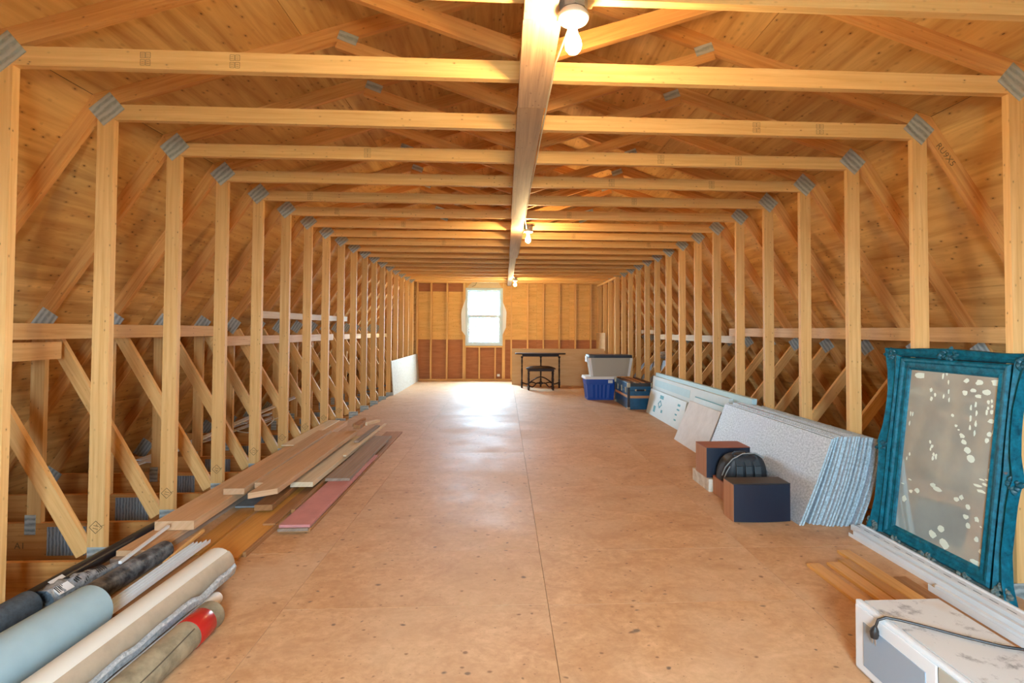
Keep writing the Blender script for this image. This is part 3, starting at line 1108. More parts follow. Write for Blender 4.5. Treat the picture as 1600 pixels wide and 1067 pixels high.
obj('carved_drop', MB().lathe([(0.004, 0.14), (0.014, 0.155), (0.006, 0.175), (0.012, 0.185), (0.003, 0.205)], (0, -0.10, 0), 10), DARK_TABLE, t)


# ------------------------------------------------------------------ totes and trunk
def tapered(x, y, z0, z1, wb, wt, db, dt, ribs=0, ribd=0.008):
    """open-top like tapered tub as closed solid with ribbed sides"""
    mb = MB()

    def ring(w, d, z, rib):
        P = []
        n = 48
        for i in range(n):
            th = 2 * math.pi * i / n
            c, s = math.cos(th), math.sin(th)
            k = 1 / max(abs(c), abs(s))
            px, py = c * k, s * k
            k2 = (abs(c * k) ** 14 + abs(s * k) ** 14) ** (-1 / 14)
            px *= k2
            py *= k2
            o_ = ribd * (i % 2) if rib else 0
            P.append((x + px * (w / 2 - o_), y + py * (d / 2 - o_), z))
        return P
    rows = []
    for s, rb in ((0, False), (0.08, False), (0.10, True), (0.72, True), (0.75, False), (1, False)):
        rows.append(ring(wb + (wt - wb) * s, db + (dt - db) * s, z0 + (z1 - z0) * s, rb and ribs))
    mb.grid(rows, True, (0, 0, 1), False)
    b = len(mb.v)
    n = 48
    mb.face(list(range(n))[::-1], Vector((1, 0, 0)))
    mb.face([b - n + i for i in range(n)], Vector((1, 0, 0)))
    return mb


t = thing('storage_tote', 'blue ribbed storage tote with white lid on the floor', 'tote', (1.665, 9.83, 0), 'storage totes')
obj('tub', tapered(0, 0, 0.0, 0.385, 0.50, 0.58, 0.40, 0.46, 1), TOTE_BLUE, t)
obj('lid', tapered(0, 0, 0.386, 0.435, 0.62, 0.60, 0.49, 0.47), TOTE_WHITE, t, 0.004)
obj('price_label', MB().box((0.13, -0.231, 0.315), (0.215, -0.229, 0.37), (1, 0, 0)), plain('label_paper', (0.7, 0.72, 0.74), 0.6), t)
t = thing('storage_tote', 'greyish white tote with navy lid stacked on the blue tote', 'tote', (1.85, 9.84, 0.4355), 'storage totes')
obj('tub', tapered(0, 0, 0.0, 0.345, 0.70, 0.80, 0.38, 0.44), TOTE_GREY, t)
obj('lid', tapered(0, 0, 0.346, 0.40, 0.84, 0.82, 0.47, 0.45), TOTE_LID, t, 0.004)
for s in (-1, 1):
    obj('latch_handle', MB().box((s * 0.425 - 0.012, -0.09, 0.26), (s * 0.425 + 0.012, 0.09, 0.37)), TOTE_WHITE, t, 0.005)
    obj('corner_post', MB().hexa([(s * 0.345 - .025, -0.196, 0.003), (s * 0.345 + .02, -0.196, 0.003), (s * 0.345 + .02, -0.16, 0.003), (s * 0.345 - .025, -0.16, 0.003), (s * 0.395 - .03, -0.226, 0.343), (s * 0.395 + .02, -0.226, 0.343), (s * 0.395 + .02, -0.18, 0.343), (s * 0.395 - .03, -0.18, 0.343)], Vector((0, 0, 1))), TOTE_WHITE, t, 0.004)

t = thing('steamer_trunk', 'blue steamer trunk with wooden slats and brass fittings', 'trunk', (2.095, 8.93, 0))
TW, TD, THh = 0.39, 0.99, 0.43
obj('body', MB().box((-TW / 2, -TD / 2, 0), (TW / 2, TD / 2, 0.30), (0, 1, 0)), TRUNK_BLUE, t, 0.006)
obj('lid', MB().box((-TW / 2, -TD / 2, 0.302), (TW / 2, TD / 2, THh), (0, 1, 0)), TRUNK_BLUE, t, 0.008)
for x in (-0.15, -0.05, 0.05, 0.15):
    obj('lid_slat', MB().box((x - 0.03, -TD / 2 + 0.01, THh), (x + 0.03, TD / 2 - 0.01, THh + 0.012)), SLAT if abs(x) < 0.1 else TRUNK_TOP, t, 0.003)
obj('front_slat', MB().box((-TW / 2 + 0.02, -TD / 2 - 0.012, 0.185), (TW / 2 - 0.02, -TD / 2 + 0.001, 0.225)), SLAT, t, 0.003)
obj('side_slat', MB().box((-TW / 2 - 0.012, -TD / 2 + 0.02, 0.185), (-TW / 2 + 0.001, TD / 2 - 0.02, 0.225)), SLAT, t, 0.003)
for x in (-TW / 2, TW / 2):
    for y in (-TD / 2, TD / 2):
        obj('edge_binding', MB().box((x - 0.02, y - 0.008 if y < 0 else y - 0.02, 0.0), (x + 0.02, y + 0.02 if y < 0 else y + 0.008, THh)), TRUNK_DARK, t, 0.003)
        obj('corner_cap', MB().box((x - 0.026, y - 0.014 if y < 0 else y - 0.03, 0.36), (x + 0.026, y + 0.03 if y < 0 else y + 0.014, THh + 0.006)), BRASS, t, 0.005)
        obj('corner_cap', MB().box((x - 0.024, y - 0.012 if y < 0 else y - 0.03, 0.0), (x + 0.024, y + 0.03 if y < 0 else y + 0.012, 0.04)), BRASS, t, 0.005)
obj('front_rim', MB().box((-TW / 2, -TD / 2 - 0.006, 0.375), (TW / 2, -TD / 2 + 0.001, THh)), TRUNK_DARK, t, 0.002)
hd = obj('handle', MB().path([(-0.06, -TD / 2 - 0.004, 0.315), (-0.05, -TD / 2 - 0.025, 0.318), (0.05, -TD / 2 - 0.025, 0.318), (0.06, -TD / 2 - 0.004, 0.315)], 0.009, 8), TRUNK_DARK, t)
for x in (-0.075, 0.075):
    obj('handle_mount', MB().lathe([(0.018, 0), (0.016, 0.008), (0.006, 0.012)], (x, -TD / 2 - 0.001, 0.315), 10, 'Y'), BRASS, t)
for y in (-0.30, 0.0, 0.30):
    obj('latch', MB().box((-TW / 2 - 0.014, y - 0.025, 0.255), (-TW / 2 + 0.001, y + 0.025, 0.35)), BRASS, t, 0.004)


# ------------------------------------------------------------------ leaning sheets
def leaning(xb, xt, y0, y1, z0, z1, th, mat, name, parent=None, g=(0, 1, 0)):
    """sheet along Y, bottom at xb, top at xt (room side face), thickness to +X"""
    return MB().hexa([(xb, y0, z0), (xb + th, y0, z0), (xb + th, y1, z0), (xb, y1, z0), (xt, y0, z1), (xt + th, y0, z1), (xt + th, y1, z1), (xt, y1, z1)], Vector(g))


FG = 'pale blue foam boards along the right studs'
tag(obj('foam_board', leaning(2.275, 2.312, 5.03, 8.30, 0, 0.615, 0.048, FOAM_BLUE, ''), FOAM_BLUE), 'longest pale blue foam board leaning directly on the right studs', 'foam board', FG)
t = thing('foam_board', 'pale blue foam board with recessed strip in front of the longest one', 'foam board', (0, 0, 0), FG)
obj('board', leaning(2.218, 2.262, 5.45, 8.28, 0, 0.565, 0.045, FOAM_PALE, ''), FOAM_PALE, t)
obj('recessed_strip', leaning(2.246, 2.256, 6.6, 8.15, 0.42, 0.52, 0.004, FOAM_BLUE, ''), FOAM_BLUE, t)
t = thing('foam_board', 'short white foam board with blue printing beside the trunk', 'foam board', (0, 0, 0), FG)
obj('board', leaning(2.115, 2.195, 6.55, 8.17, 0, 0.375, 0.04, FOAM_PALE, ''), FOAM_PALE, t)


def on_board(y, z):
    return 2.115 + 0.08 * z / 0.375 - 0.0012


for (y, z, sy, sz) in ((7.55, 0.31, 0.17, 0.05), (7.80, 0.11, 0.10, 0.09), (7.45, 0.12, 0.07, 0.04), (6.80, 0.30, 0.10, 0.03), (6.80, 0.24, 0.10, 0.02), (6.85, 0.17, 0.08, 0.02), (6.85, 0.10, 0.08, 0.02)):
    mb = MB()
    za, zb = z - sz / 2, z + sz / 2
    xa, xb_ = on_board(y, za), on_board(y, zb)
    mb.hexa([(xa, y - sy / 2, za), (xa + .001, y - sy / 2, za), (xa + .001, y + sy / 2, za), (xa, y + sy / 2, za), (xb_, y - sy / 2, zb), (xb_ + .001, y - sy / 2, zb), (xb_ + .001, y + sy / 2, zb), (xb_, y + sy / 2, zb)], Vector((0, 1, 0)))
    obj('printed_mark', mb, FOAM_PRINT, t)
c_y, c_z = 7.58, 0.205
outer = [(0.10, 0), (0, 0.065), (-0.10, 0), (0, -0.065)]
inner = [(a * 0.55, b * 0.55) for a, b in outer]
ring3 = lambda pl: [(on_board(c_y + a, c_z + b), c_y + a, c_z + b) for a, b in pl]
mb = MB().grid([ring3(outer), ring3(inner)], True, (0, 1, 0), False)
obj('printed_logo', mb, FOAM_PRINT, t)
t = thing('foam_offcut', 'small white foam offcut with blue edge behind the white board', 'foam board', (0, 0, 0))
obj('board', leaning(2.13, 2.20, 5.35, 6.30, 0, 0.475, 0.01, FOAM_PALE, ''), FOAM_PALE, t)
obj('blue_edge', leaning(2.142, 2.212, 5.348, 6.302, 0, 0.483, 0.004, FOAM_BLUE, ''), FOAM_PRINT, t)
tag(obj('white_board', leaning(1.885, 2.075, 5.22, 6.12, 0, 0.455, 0.012, DRYWALL, ''), DRYWALL, None, 0.002), 'dusty white board leaning between foam boards and foil stack', 'board')

# foil faced insulation
MAGENTA = plain('magenta_print', (0.4, 0.05, 0.12), 0.6)
NF = 20
for i in range(NF):
    s = i / (NF - 1)
    xb = 1.818 + 0.0178 * i + (0.028 if i > 2 else 0.0)
    xt = 2.042 + 0.0152 * i + (0.008 if i > 2 else 0.0)
    if i == 0:
        lab = 'foil faced insulation sheet at the front of the stack, behind the speakers'
    elif i == NF - 1:
        lab = 'rearmost foil insulation sheet, leaning nearly upright on the studs'
    else:
        lab = 'foil insulation sheet in the leaning stack, %s counted from the front' % ORD[i]
    t = thing('foil_insulation_sheet', lab, 'insulation', (0, 0, 0), 'foil faced insulation sheets')
    ya, yb = 3.335 + random.uniform(-0.02, 0.03) + 0.05 * (1 - s), (5.06 if i < 9 else 4.90) + random.uniform(-0.05, 0.04) - (0.0 if i < 3 else random.uniform(0, 0.12))
    z1 = 0.565 + random.uniform(-0.004, 0.004) + 0.02 * math.sin(s * 3.1)
    nn = 5
    rows = []
    for j in range(nn):
        q = j / (nn - 1)
        bow = 0.022 * math.sin(math.pi * min(1.0, q * z1 / 0.6)) * (0.3 + s)
        rows.append((xb + (xt - xb) * q * z1 / 0.565 + bow, z1 * q))
    core = MB()
    ring = [(x + 0.0012, ya, z) for x, z in rows] + [(x + 0.0118, ya, z) for x, z in rows[::-1]]
    core.prism(ring, (0, yb - ya, 0), (0, 1, 0))
    obj('foam_core', core, FOIL_EDGE, t)
    face = MB()
    ring = [(x, ya + 0.002, z + 0.0005) for x, z in rows] + [(x + 0.0012, ya + 0.002, z + 0.0005) for x, z in rows[::-1]]
    face.prism(ring, (0, yb - ya - 0.004, 0), (0, 1, 0))
    obj('foil_face', face, FOIL, t)
    if i in (3, 6):
        for q in range(7):
            y = 3.9 + q * 0.09 + 0.1 * i
            mk = MB().box((rows[-1][0] + 0.002, y, z1 - 0.0002), (rows[-1][0] + 0.010, y + 0.04, z1 + 0.0006), (0, 1, 0))
            obj('printed_mark', mk, MAGENTA, t)

# ------------------------------------------------------------------ speakers, block, backpack


def speaker(name, label, x0, x1, y0, y1, z0, z1, top):
    cx, cy = (x0 + x1) / 2, (y0 + y1) / 2
    t = thing(name, label, 'speaker', (cx, cy, z0), 'wooden speakers')
    w, d, h = x1 - x0, y1 - y0, z1 - z0
    obj('cabinet', MB().box((-w / 2, -d / 2 + 0.014, 0), (w / 2, d / 2, h - 0.006), (0, 0, 1)), SPK_WOOD, t, 0.003)
    obj('top_panel', MB().box((-w / 2, -d / 2 + 0.014, h - 0.006), (w / 2, d / 2, h), (1, 0, 0)), top, t)
    P = []
    for i in range(13):
        s = i / 12 - 0.5
        y = -d / 2 + 0.014 - 0.014 * (1 - (2 * s) ** 2) - 0.003
        P.append((s * w * 0.985, y, 0.004))
    ring = [(a, b, 0.004) for a, b, _ in P] + [(w / 2 * 0.985, -d / 2 + 0.0135, 0.004), (-w / 2 * 0.985, -d / 2 + 0.0135, 0.004)]
    obj('speaker_grille', MB().prism(ring, (0, 0, h - 0.008), (1, 0, 0)), SPK_FRONT, t)
    return t


speaker('speaker', 'speaker with dark blue cloth front lying nearest on the floor', 1.405, 1.80, 3.43, 3.60, 0.0, 0.256, plain('dark_top', (0.035, 0.035, 0.035), 0.4))
tag(obj('stone_block', MB().box((1.50, 4.10, 0), (1.815, 4.46, 0.10), (1, 0, 0)), MARBLE, None, 0.004), 'pale marbled block on the floor under the rear speaker', 'block')
speaker('speaker', 'mahogany topped speaker standing on the pale block behind the backpack', 1.495, 1.858, 4.125, 4.37, 0.1005, 0.345, SPK_RED)
speaker('speaker', 'low wooden speaker on the floor under the black backpack', 1.525, 1.800, 3.86, 4.08, 0.0, 0.14, SPK_RED)
t = thing('backpack', 'black backpack lying on the low speaker', 'backpack', (1.702, 3.955, 0.141))
P = []
nu, nv = 40, 14
for j in range(nv + 1):
    ph = math.pi / 2 * j / nv
    row = []
    for i in range(nu):
        th = 2 * math.pi * i / nu
        c, s = math.cos(th), math.sin(th)
        ex = 0.55
        px = math.copysign(abs(c) ** ex, c) * math.cos(ph) ** 0.5 * 0.176
        py = math.copysign(abs(s) ** ex, s) * math.cos(ph) ** 0.5 * 0.115
        pz = math.sin(ph) ** 0.9 * 0.205
        py -= 0.04 * (pz / 0.205 - 0.5)
        rib = 0.005 * abs(math.sin(px * 42)) if s < -0.2 else 0
        row.append((px, py - rib, pz))
    P.append(row)
obj('bag_body', MB().grid(P, True), BLACK_NYLON, t)
for x in (-0.075, -0.005, 0.062):
    mb = MB()
    pp = [(x, -0.125, 0.01), (x * 1.02, -0.133, 0.07), (x * 1.0, -0.124, 0.13), (x * 0.9, -0.07, 0.200)]
    for a, b in zip(pp[:-1], pp[1:]):
        mb.bar(a, b, 0.05, 0.014, (0, 1, 0.2))
    obj('padded_panel', mb, plain('padded_mesh_%d' % int(1000 + x * 1000), (0.03, 0.045, 0.055), 0.6), t, 0.004)
mb = MB().path([(-0.185, -0.07, 0.05), (-0.175, -0.105, 0.12), (-0.12, -0.105, 0.180), (-0.03, -0.08, 0.214), (0.08, -0.06, 0.212), (0.15, -0.05, 0.175)], 0.0045, 6)
obj('piping', mb, GREY_PIPING, t)
mb = MB().path([(-0.18, -0.09, 0.03), (-0.17, -0.12, 0.09), (-0.145, -0.12, 0.13)], 0.004, 6)
obj('piping', mb, GREY_PIPING, t)
obj('carry_handle', MB().path([(-0.09, -0.04, 0.200), (-0.08, -0.05, 0.222), (0.0, -0.055, 0.228), (0.02, -0.05, 0.205)], 0.007, 8), BLACK_NYLON, t)
obj('side_pocket', MB().lathe([(0.035, 0.0), (0.045, 0.03), (0.04, 0.07), (0.015, 0.09)], (0.140, 0.0, 0.0), 14), BLACK_NYLON, t)
for s in (-0.16, 0.05, 0.1):
    obj('strap', MB().path([(s, -0.12, 0.02), (s - 0.005, -0.17, 0.004), (s + 0.02, -0.26, -0.02)], 0.007, 6), BLACK_NYLON, t)

# ------------------------------------------------------------------ teal framed mirror
A = math.atan(0.123)
O = Vector((2.232, 3.24, 0.012))
ex, ey = Vector((0, -1, 0)), Vector((math.sin(A), 0, math.cos(A)))
ez = ex.cross(ey)
if ez.x > 0:
    ez = -ez
MX = Matrix(((ex.x, ey.x, ez.x, 0), (ex.y, ey.y, ez.y, 0), (ex.z, ey.z, ez.z, 0), (0, 0, 0, 1)))
mir = thing('wall_mirror', 'large mirror in a worn ornate teal frame leaning on the right studs', 'mirror', O)


def mobj(name, mb, mat, bevel=0.0):
    return obj(name, mb, mat, mir, bevel, None, MX)


# local: x across, y up, z towards the room
GX0, GX1, GY0, GY1 = 0.18, 0.777, 0.082, 1.074
mobj('backing_board', MB().box((0.08, 0.03, -0.006), (0.84, 1.12, 0.004), (0, 1, 0)), GROOVE)
mobj('mirror_glass', MB().box((GX0 - 0.01, GY0 - 0.01, 0.0042), (GX1 + 0.01, GY1 + 0.01, 0.0085), (0, 1, 0)), MIRROR)


def molding(x0, x1, y0, y1, prof, mat, name):
    """picture frame moulding: prof is (inset, height) from the outer edge inwards, one mesh per side"""
    P = []
    for ins, h in prof:
        P.append([(x0 + ins, y0 + ins, h), (x1 - ins, y0 + ins, h), (x1 - ins, y1 - ins, h), (x0 + ins, y1 - ins, h)])
    for k in range(4):
        j = (k + 1) % 4
        mb = MB()
        d = Vector(P[0][j]) - Vector(P[0][k])
        mb.grid([[row[k], row[j]] for row in P], False, d.normalized(), False)
        mobj(name, mb, mat)


molding(0.108, 0.813, 0.028, 1.118, [(0.0, 0.0), (0.0, 0.024), (0.010, 0.034), (0.022, 0.032), (0.030, 0.022), (0.046, 0.020), (0.058, 0.024), (0.066, 0.018), (0.072, 0.0088)], TEAL, 'inner_moulding')
mobj('frame_groove', MB().box((0.085, 0.012, -0.004), (0.845, 1.135, 0.0035), (0, 1, 0)), GROOVE)
# outer scooped moulding with a wavy outline
left = [(-0.03, 1.176), (-0.001, 1.084), (0.02, 1.028), (0.042, 0.90), (0.042, 0.80), (0.03, 0.681), (-0.005, 0.575), (0.012, 0.533), (0.022, 0.45), (0.024, 0.34), (0.026, 0.221), (0.0, 0.078), (-0.04, -0.004)]
top = [(-0.03, 1.176), (0.10, 1.172), (0.25, 1.180), (0.44, 1.185), (0.62, 1.180), (0.78, 1.172), (0.925, 1.178)]
right = [(0.925 - (x + 0.03) * 0.8 if i else 0.925, y) for i, (x, y) in enumerate(left)]
bottom = [(-0.04, -0.004), (0.15, 0.004), (0.40, -0.010), (0.65, 0.004), (0.93, -0.004)]


def outer_side(outl, inner_pt, name, mat, hs=(0.016, 0.046, 0.032, 0.026, 0.040, 0.030)):
    P = []
    fr = (0.0, 0.12, 0.35, 0.6, 0.85, 1.0)
    rows = [[] for _ in range(len(fr) + 2)]
    for (x, y) in outl:
        ix_, iy_ = inner_pt(x, y)
        rows[0].append((x, y, -0.006))
        for q, (s, h) in enumerate(zip(fr, hs)):
            rows[q + 1].append((x + (ix_ - x) * s, y + (iy_ - y) * s, h))
        rows[-1].append((ix_, iy_, 0.0))
    d = Vector((outl[-1][0] - outl[0][0], outl[-1][1] - outl[0][1], 0)).normalized()
    mobj(name, MB().grid(rows, False, d, True), mat)


def resample(pl, n):
    out = []
    L = [0]
    for a, b in zip(pl[:-1], pl[1:]):
        L.append(L[-1] + math.hypot(b[0] - a[0], b[1] - a[1]))
    for i in range(n):
        s = L[-1] * i / (n - 1)
        for k in range(len(pl) - 1):
            if s <= L[k + 1] + 1e-9:
                q = (s - L[k]) / max(L[k + 1] - L[k], 1e-9)
                out.append((pl[k][0] + (pl[k + 1][0] - pl[k][0]) * q, pl[k][1] + (pl[k + 1][1] - pl[k][1]) * q))
                break
    return out


outer_side(resample(left, 40), lambda x, y: (0.102, min(max(y, 0.026), 1.122)), 'outer_moulding', TEAL)
outer_side(resample(right, 40), lambda x, y: (0.830, min(max(y, 0.026), 1.122)), 'outer_moulding', TEAL)
outer_side(resample(top, 24), lambda x, y: (min(max(x, 0.102), 0.83), 1.124), 'outer_moulding', TEAL)
o = None
outer_side(resample(bottom, 24), lambda x, y: (min(max(x, 0.102), 0.83), 0.024), 'outer_moulding', TEAL_DUST)
# carved ornaments: clusters of leaf lobes at corners and mid sides
rnd = random.Random(11)


def lobe(mb, x, y, ang, L, W, h):
    ca, sa_ = math.cos(ang), math.sin(ang)
    P = []
    for i in range(6):
        s = i / 5
        w = W * math.sin(math.pi * (0.08 + 0.86 * s)) ** 0.8
        row = []
        for j in range(5):
            q = j / 4 - 0.5
            lx, ly = L * s, w * q * 2
            hz = h * (1 - (2 * q) ** 2) * math.sin(math.pi * (0.1 + 0.8 * s)) + 0.028
            row.append((x + lx * ca - ly * sa_, y + lx * sa_ + ly * ca, hz))
        P.append(row)
    mb.grid(P, False, (1, 0, 0), True)


for (cx, cy, mat, nl, sp) in ((0.02, 1.135, TEAL_ORN, 11, 0.05), (0.885, 1.13, TEAL_ORN, 11, 0.05), (0.03, 0.55, TEAL_ORN, 9, 0.035), (0.02, 0.04, TEAL_DUST, 11, 0.05), (0.885, 0.04, TEAL_DUST, 11, 0.05), (0.45, 0.008, TEAL_DUST, 12, 0.10), (0.22, 0.008, TEAL_DUST, 8, 0.07), (0.68, 0.008, TEAL_DUST, 8, 0.07), (0.46, 1.15, TEAL_ORN, 10, 0.09), (0.885, 0.55, TEAL_ORN, 9, 0.035)):
    mb = MB()
    for q in range(nl):
        th = 2 * math.pi * q / nl + rnd.uniform(-.2, .2)
        sx = sp if abs(math.cos(th)) > 0.5 else 0.03
        lobe(mb, cx + math.cos(th) * sx * 0.35, cy + math.sin(th) * 0.008, th, (sp if sp < 0.06 else 0.05) * rnd.uniform(.5, .8), 0.016, 0.014)
    for q in range(4):
        lobe(mb, cx + rnd.uniform(-sp, sp) * 0.7, cy + rnd.uniform(-.012, .012), rnd.uniform(0, 6.3), 0.04, 0.015, 0.018)
    mobj('carved_ornament', mb, mat)
FLK = [(0.246, 1.019, 0.082, 0.041), (0.409, 1.028, 0.014, 0.041), (0.433, 1.046, 0.012, 0.034), (0.449, 0.997, 0.012, 0.031), (0.456, 0.944, 0.012, 0.031), (0.427, 0.915, 0.012, 0.031), (0.464, 0.898, 0.012, 0.031), (0.338, 0.94, 0.025, 0.031), (0.368, 0.916, 0.018, 0.027), (0.346, 0.89, 0.022, 0.027), (0.207, 0.781, 0.014, 0.034), (0.223, 0.781, 0.012, 0.034), (0.206, 0.723, 0.012, 0.034), (0.498, 0.818, 0.025, 0.024), (0.559, 1.015, 0.036, 0.027), (0.637, 1.013, 0.051, 0.034), (0.733, 1.023, 0.080, 0.037), (0.606, 0.968, 0.036, 0.024), (0.683, 0.967, 0.049, 0.031), (0.557, 0.95, 0.039, 0.034), (0.638, 0.941, 0.041, 0.022), (0.755, 0.95, 0.033, 0.027), (0.603, 0.878, 0.014, 0.037), (0.628, 0.895, 0.014, 0.034), (0.607, 0.821, 0.016, 0.041), (0.638, 0.852, 0.014, 0.037), (0.609, 0.772, 0.014, 0.034), (0.639, 0.797, 0.014, 0.037), (0.638, 0.746, 0.014, 0.034), (0.698, 0.919, 0.02, 0.027), (0.715, 0.925, 0.012, 0.02), (0.72, 0.9, 0.012, 0.02), (0.693, 0.863, 0.016, 0.031), (0.721, 0.872, 0.02, 0.031), (0.699, 0.887, 0.018, 0.017), (0.76, 0.885, 0.022, 0.034), (0.721, 0.824, 0.038, 0.029), (0.762, 0.832, 0.02, 0.034), (0.719, 0.758, 0.029, 0.034), (0.744, 0.771, 0.025, 0.034), (0.709, 0.724, 0.025, 0.034), (0.525, 0.766, 0.022, 0.015), (0.544, 0.747, 0.016, 0.011), (0.567, 0.72, 0.035, 0.031), (0.582, 0.69, 0.035, 0.031), (0.608, 0.652, 0.043, 0.037), (0.631, 0.612, 0.047, 0.041), (0.369, 0.644, 0.016, 0.027), (0.384, 0.623, 0.022, 0.027), (0.375, 0.605, 0.014, 0.024), (0.4, 0.582, 0.018, 0.027), (0.398, 0.558, 0.02, 0.027), (0.417, 0.573, 0.018, 0.034), (0.232, 0.543, 0.014, 0.027), (0.213, 0.512, 0.01, 0.027), (0.751, 0.685, 0.029, 0.016), (0.756, 0.633, 0.03, 0.034), (0.745, 0.58, 0.03, 0.035), (0.254, 0.397, 0.033, 0.011), (0.202, 0.359, 0.028, 0.009), (0.268, 0.332, 0.033, 0.022), (0.312, 0.351, 0.044, 0.031), (0.224, 0.276, 0.044, 0.043), (0.414, 0.411, 0.047, 0.031), (0.449, 0.398, 0.06, 0.031), (0.706, 0.524, 0.037, 0.009), (0.741, 0.532, 0.044, 0.011), (0.682, 0.489, 0.058, 0.014), (0.732, 0.504, 0.06, 0.017), (0.705, 0.466, 0.058, 0.017), (0.574, 0.383, 0.035, 0.027), (0.6, 0.401, 0.03, 0.031), (0.644, 0.365, 0.037, 0.026), (0.635, 0.313, 0.04, 0.031), (0.697, 0.321, 0.03, 0.031), (0.654, 0.274, 0.028, 0.033), (0.496, 0.198, 0.044, 0.043), (0.448, 0.15, 0.052, 0.047), (0.525, 0.129, 0.072, 0.062), (0.707, 0.226, 0.028, 0.031), (0.738, 0.174, 0.028, 0.031), (0.715, 0.111, 0.085, 0.035), (0.751, 0.453, 0.016, 0.009), (0.744, 0.378, 0.014, 0.008), (0.754, 0.338, 0.014, 0.008), (0.724, 0.293, 0.014, 0.009)]
mb = MB()
for (x, y, w, h) in FLK:
    n = 9
    ring = []
    for i in range(n):
        th = 2 * math.pi * i / n
        k = rnd.uniform(0.65, 1.1)
        ring.append((x + math.cos(th) * w / 2 * k, y + math.sin(th) * h / 2 * k, 0.0086))
    mb.prism(ring, (0, 0, 0.0004), (1, 0, 0))
fk = mobj('desilvered_flakes', mb, FLAKE)
fk['kind'] = 'stuff'
fk['label'] = 'pale greenish flaked spots where the silvering is lost'

# ------------------------------------------------------------------ vinyl siding strips in front of the mirror


def extrude_profile(prof, y0, y1, name, mat, parent, x=0, z=0, th=0.0022):
    """sheet bent along prof, run along Y, thickened along the profile normals"""
    pr = [Vector((a, b)) for a, b in prof]
    off = []
    for i, p in enumerate(pr):
        d = (pr[min(i + 1, len(pr) - 1)] - pr[max(i - 1, 0)]).normalized()
        off.append(p + Vector((-d.y, d.x)) * th)
    mb = MB()
    for i in range(len(pr) - 1):
        q = [pr[i], pr[i + 1], off[i + 1], off[i]]
        mb.prism([(x + v.x, y0, z + v.y) for v in q], (0, y1 - y0, 0), (0, 1, 0))
    return obj(name, mb, mat, parent)


t = thing('vinyl_siding_strip', 'white vinyl siding strip with nail slots lying against the mirror foot', 'siding', (0, 0, 0), 'white siding strips')
extrude_profile([(0, 0.0), (0.0, 0.03), (0.012, 0.032), (0.016, 0.024), (0.062, 0.026), (0.066, 0.034), (0.075, 0.034)], 0.6, 3.29, 'strip', WHITE_VINYL, t, 2.115, 0.001)
mb = MB()
y = 0.7
while y < 3.25:
    mb.box((2.146, y, 0.0275), (2.149, y + 0.045, 0.0284), (0, 1, 0))
    mb.box((2.176, y + 0.03, 0.0282), (2.1785, y + 0.055, 0.0292), (0, 1, 0))
    y += 0.085
so = obj('nail_slots', mb, BAR_BLACK, t)
so['kind'] = 'stuff'
t = thing('vinyl_siding_strip', 'white vinyl trim channel on the room side of the siding strip', 'siding', (0, 0, 0), 'white siding strips')
extrude_profile([(0.0, 0.022), (0.0, 0.0), (0.03, 0.0), (0.032, 0.03), (0.045, 0.03), (0.05, 0.006), (0.07, 0.006)], 0.6, 3.19, 'strip', WHITE_VINYL, t, 2.030, 0.001)
t = thing('vinyl_siding_strip', 'short white vinyl trim piece beside the microwave', 'siding', (0, 0, 0), 'white siding strips')
extrude_profile([(0.0, 0.035), (0.0, 0.0), (0.035, 0.0), (0.037, 0.028), (0.05, 0.03)], 0.8, 2.50, 'strip', WHITE_VINYL, t, 1.965, 0.001)

# flooring strips
FS = [(1.520, 1.592, 2.02, 2.79, 'honey flooring strip at the room side of the loose strips'), (1.640, 1.712, 1.80, 2.80, 'second honey flooring strip, beside the paler room side one'), (1.722, 1.790, 1.75, 2.83, 'darkest orange flooring strip in the middle of the loose strips'), (1.798, 1.870, 1.75, 2.95, 'longest flooring strip, beside the white trim'), (1.880, 1.945, 1.75, 2.62, 'dark knotted flooring strip nearest the white trim')]
for i, (a, b, c, d, lab) in enumerate(FS):
    t = thing('flooring_strip', lab, 'flooring', ((a + b) / 2, (c + d) / 2, 0), 'loose flooring strips')
    w, L = b - a, d - c
    obj('board', MB().box((-w / 2, -L / 2, 0), (w / 2, L / 2, 0.017)), [HONEY_WOOD, HONEY_WOOD, ORANGE_WOOD, HONEY_WOOD, BROWN_WOOD][i], t, 0.002)
    obj('tongue', MB().box((w / 2 - 0.0005, -L / 2, 0.006), (w / 2 + 0.006, L / 2, 0.011)), HONEY_WOOD, t)

# ------------------------------------------------------------------ microwave with its cord
t = thing('microwave', 'white dusty microwave oven in the lower right corner', 'microwave', (1.375, 1.695, 0))
MW, MD, MH = 0.33, 0.50, 0.258
obj('case', MB().box((-MW / 2 + 0.025, -MD / 2, 0.006), (MW / 2, MD / 2, MH - 0.004), (0, 1, 0)), MW_WHITE, t, 0.008)
obj('case_top', MB().box((-MW / 2 + 0.03, -MD / 2 + 0.008, MH - 0.0045), (MW / 2 - 0.008, MD / 2 - 0.008, MH), (0, 1, 0)), MW_TOP, t)
fr = obj('front_frame', MB().box((-MW / 2, -MD / 2 - 0.003, 0.004), (-MW / 2 + 0.0245, MD / 2 + 0.003, MH + 0.003), (0, 1, 0)), MW_WHITE, t, 0.007)
dr = obj('door', MB().box((-MW / 2 - 0.008, -MD / 2 + 0.12, 0.016), (-MW / 2 - 0.0005, MD / 2 - 0.008, MH - 0.010), (0, 1, 0)), MW_WHITE, t, 0.004)
obj('door_window', MB().box((-MW / 2 - 0.0105, -MD / 2 + 0.16, 0.045), (-MW / 2 - 0.0075, MD / 2 - 0.055, MH - 0.055), (0, 1, 0)), MW_GLASS, dr, 0.001)
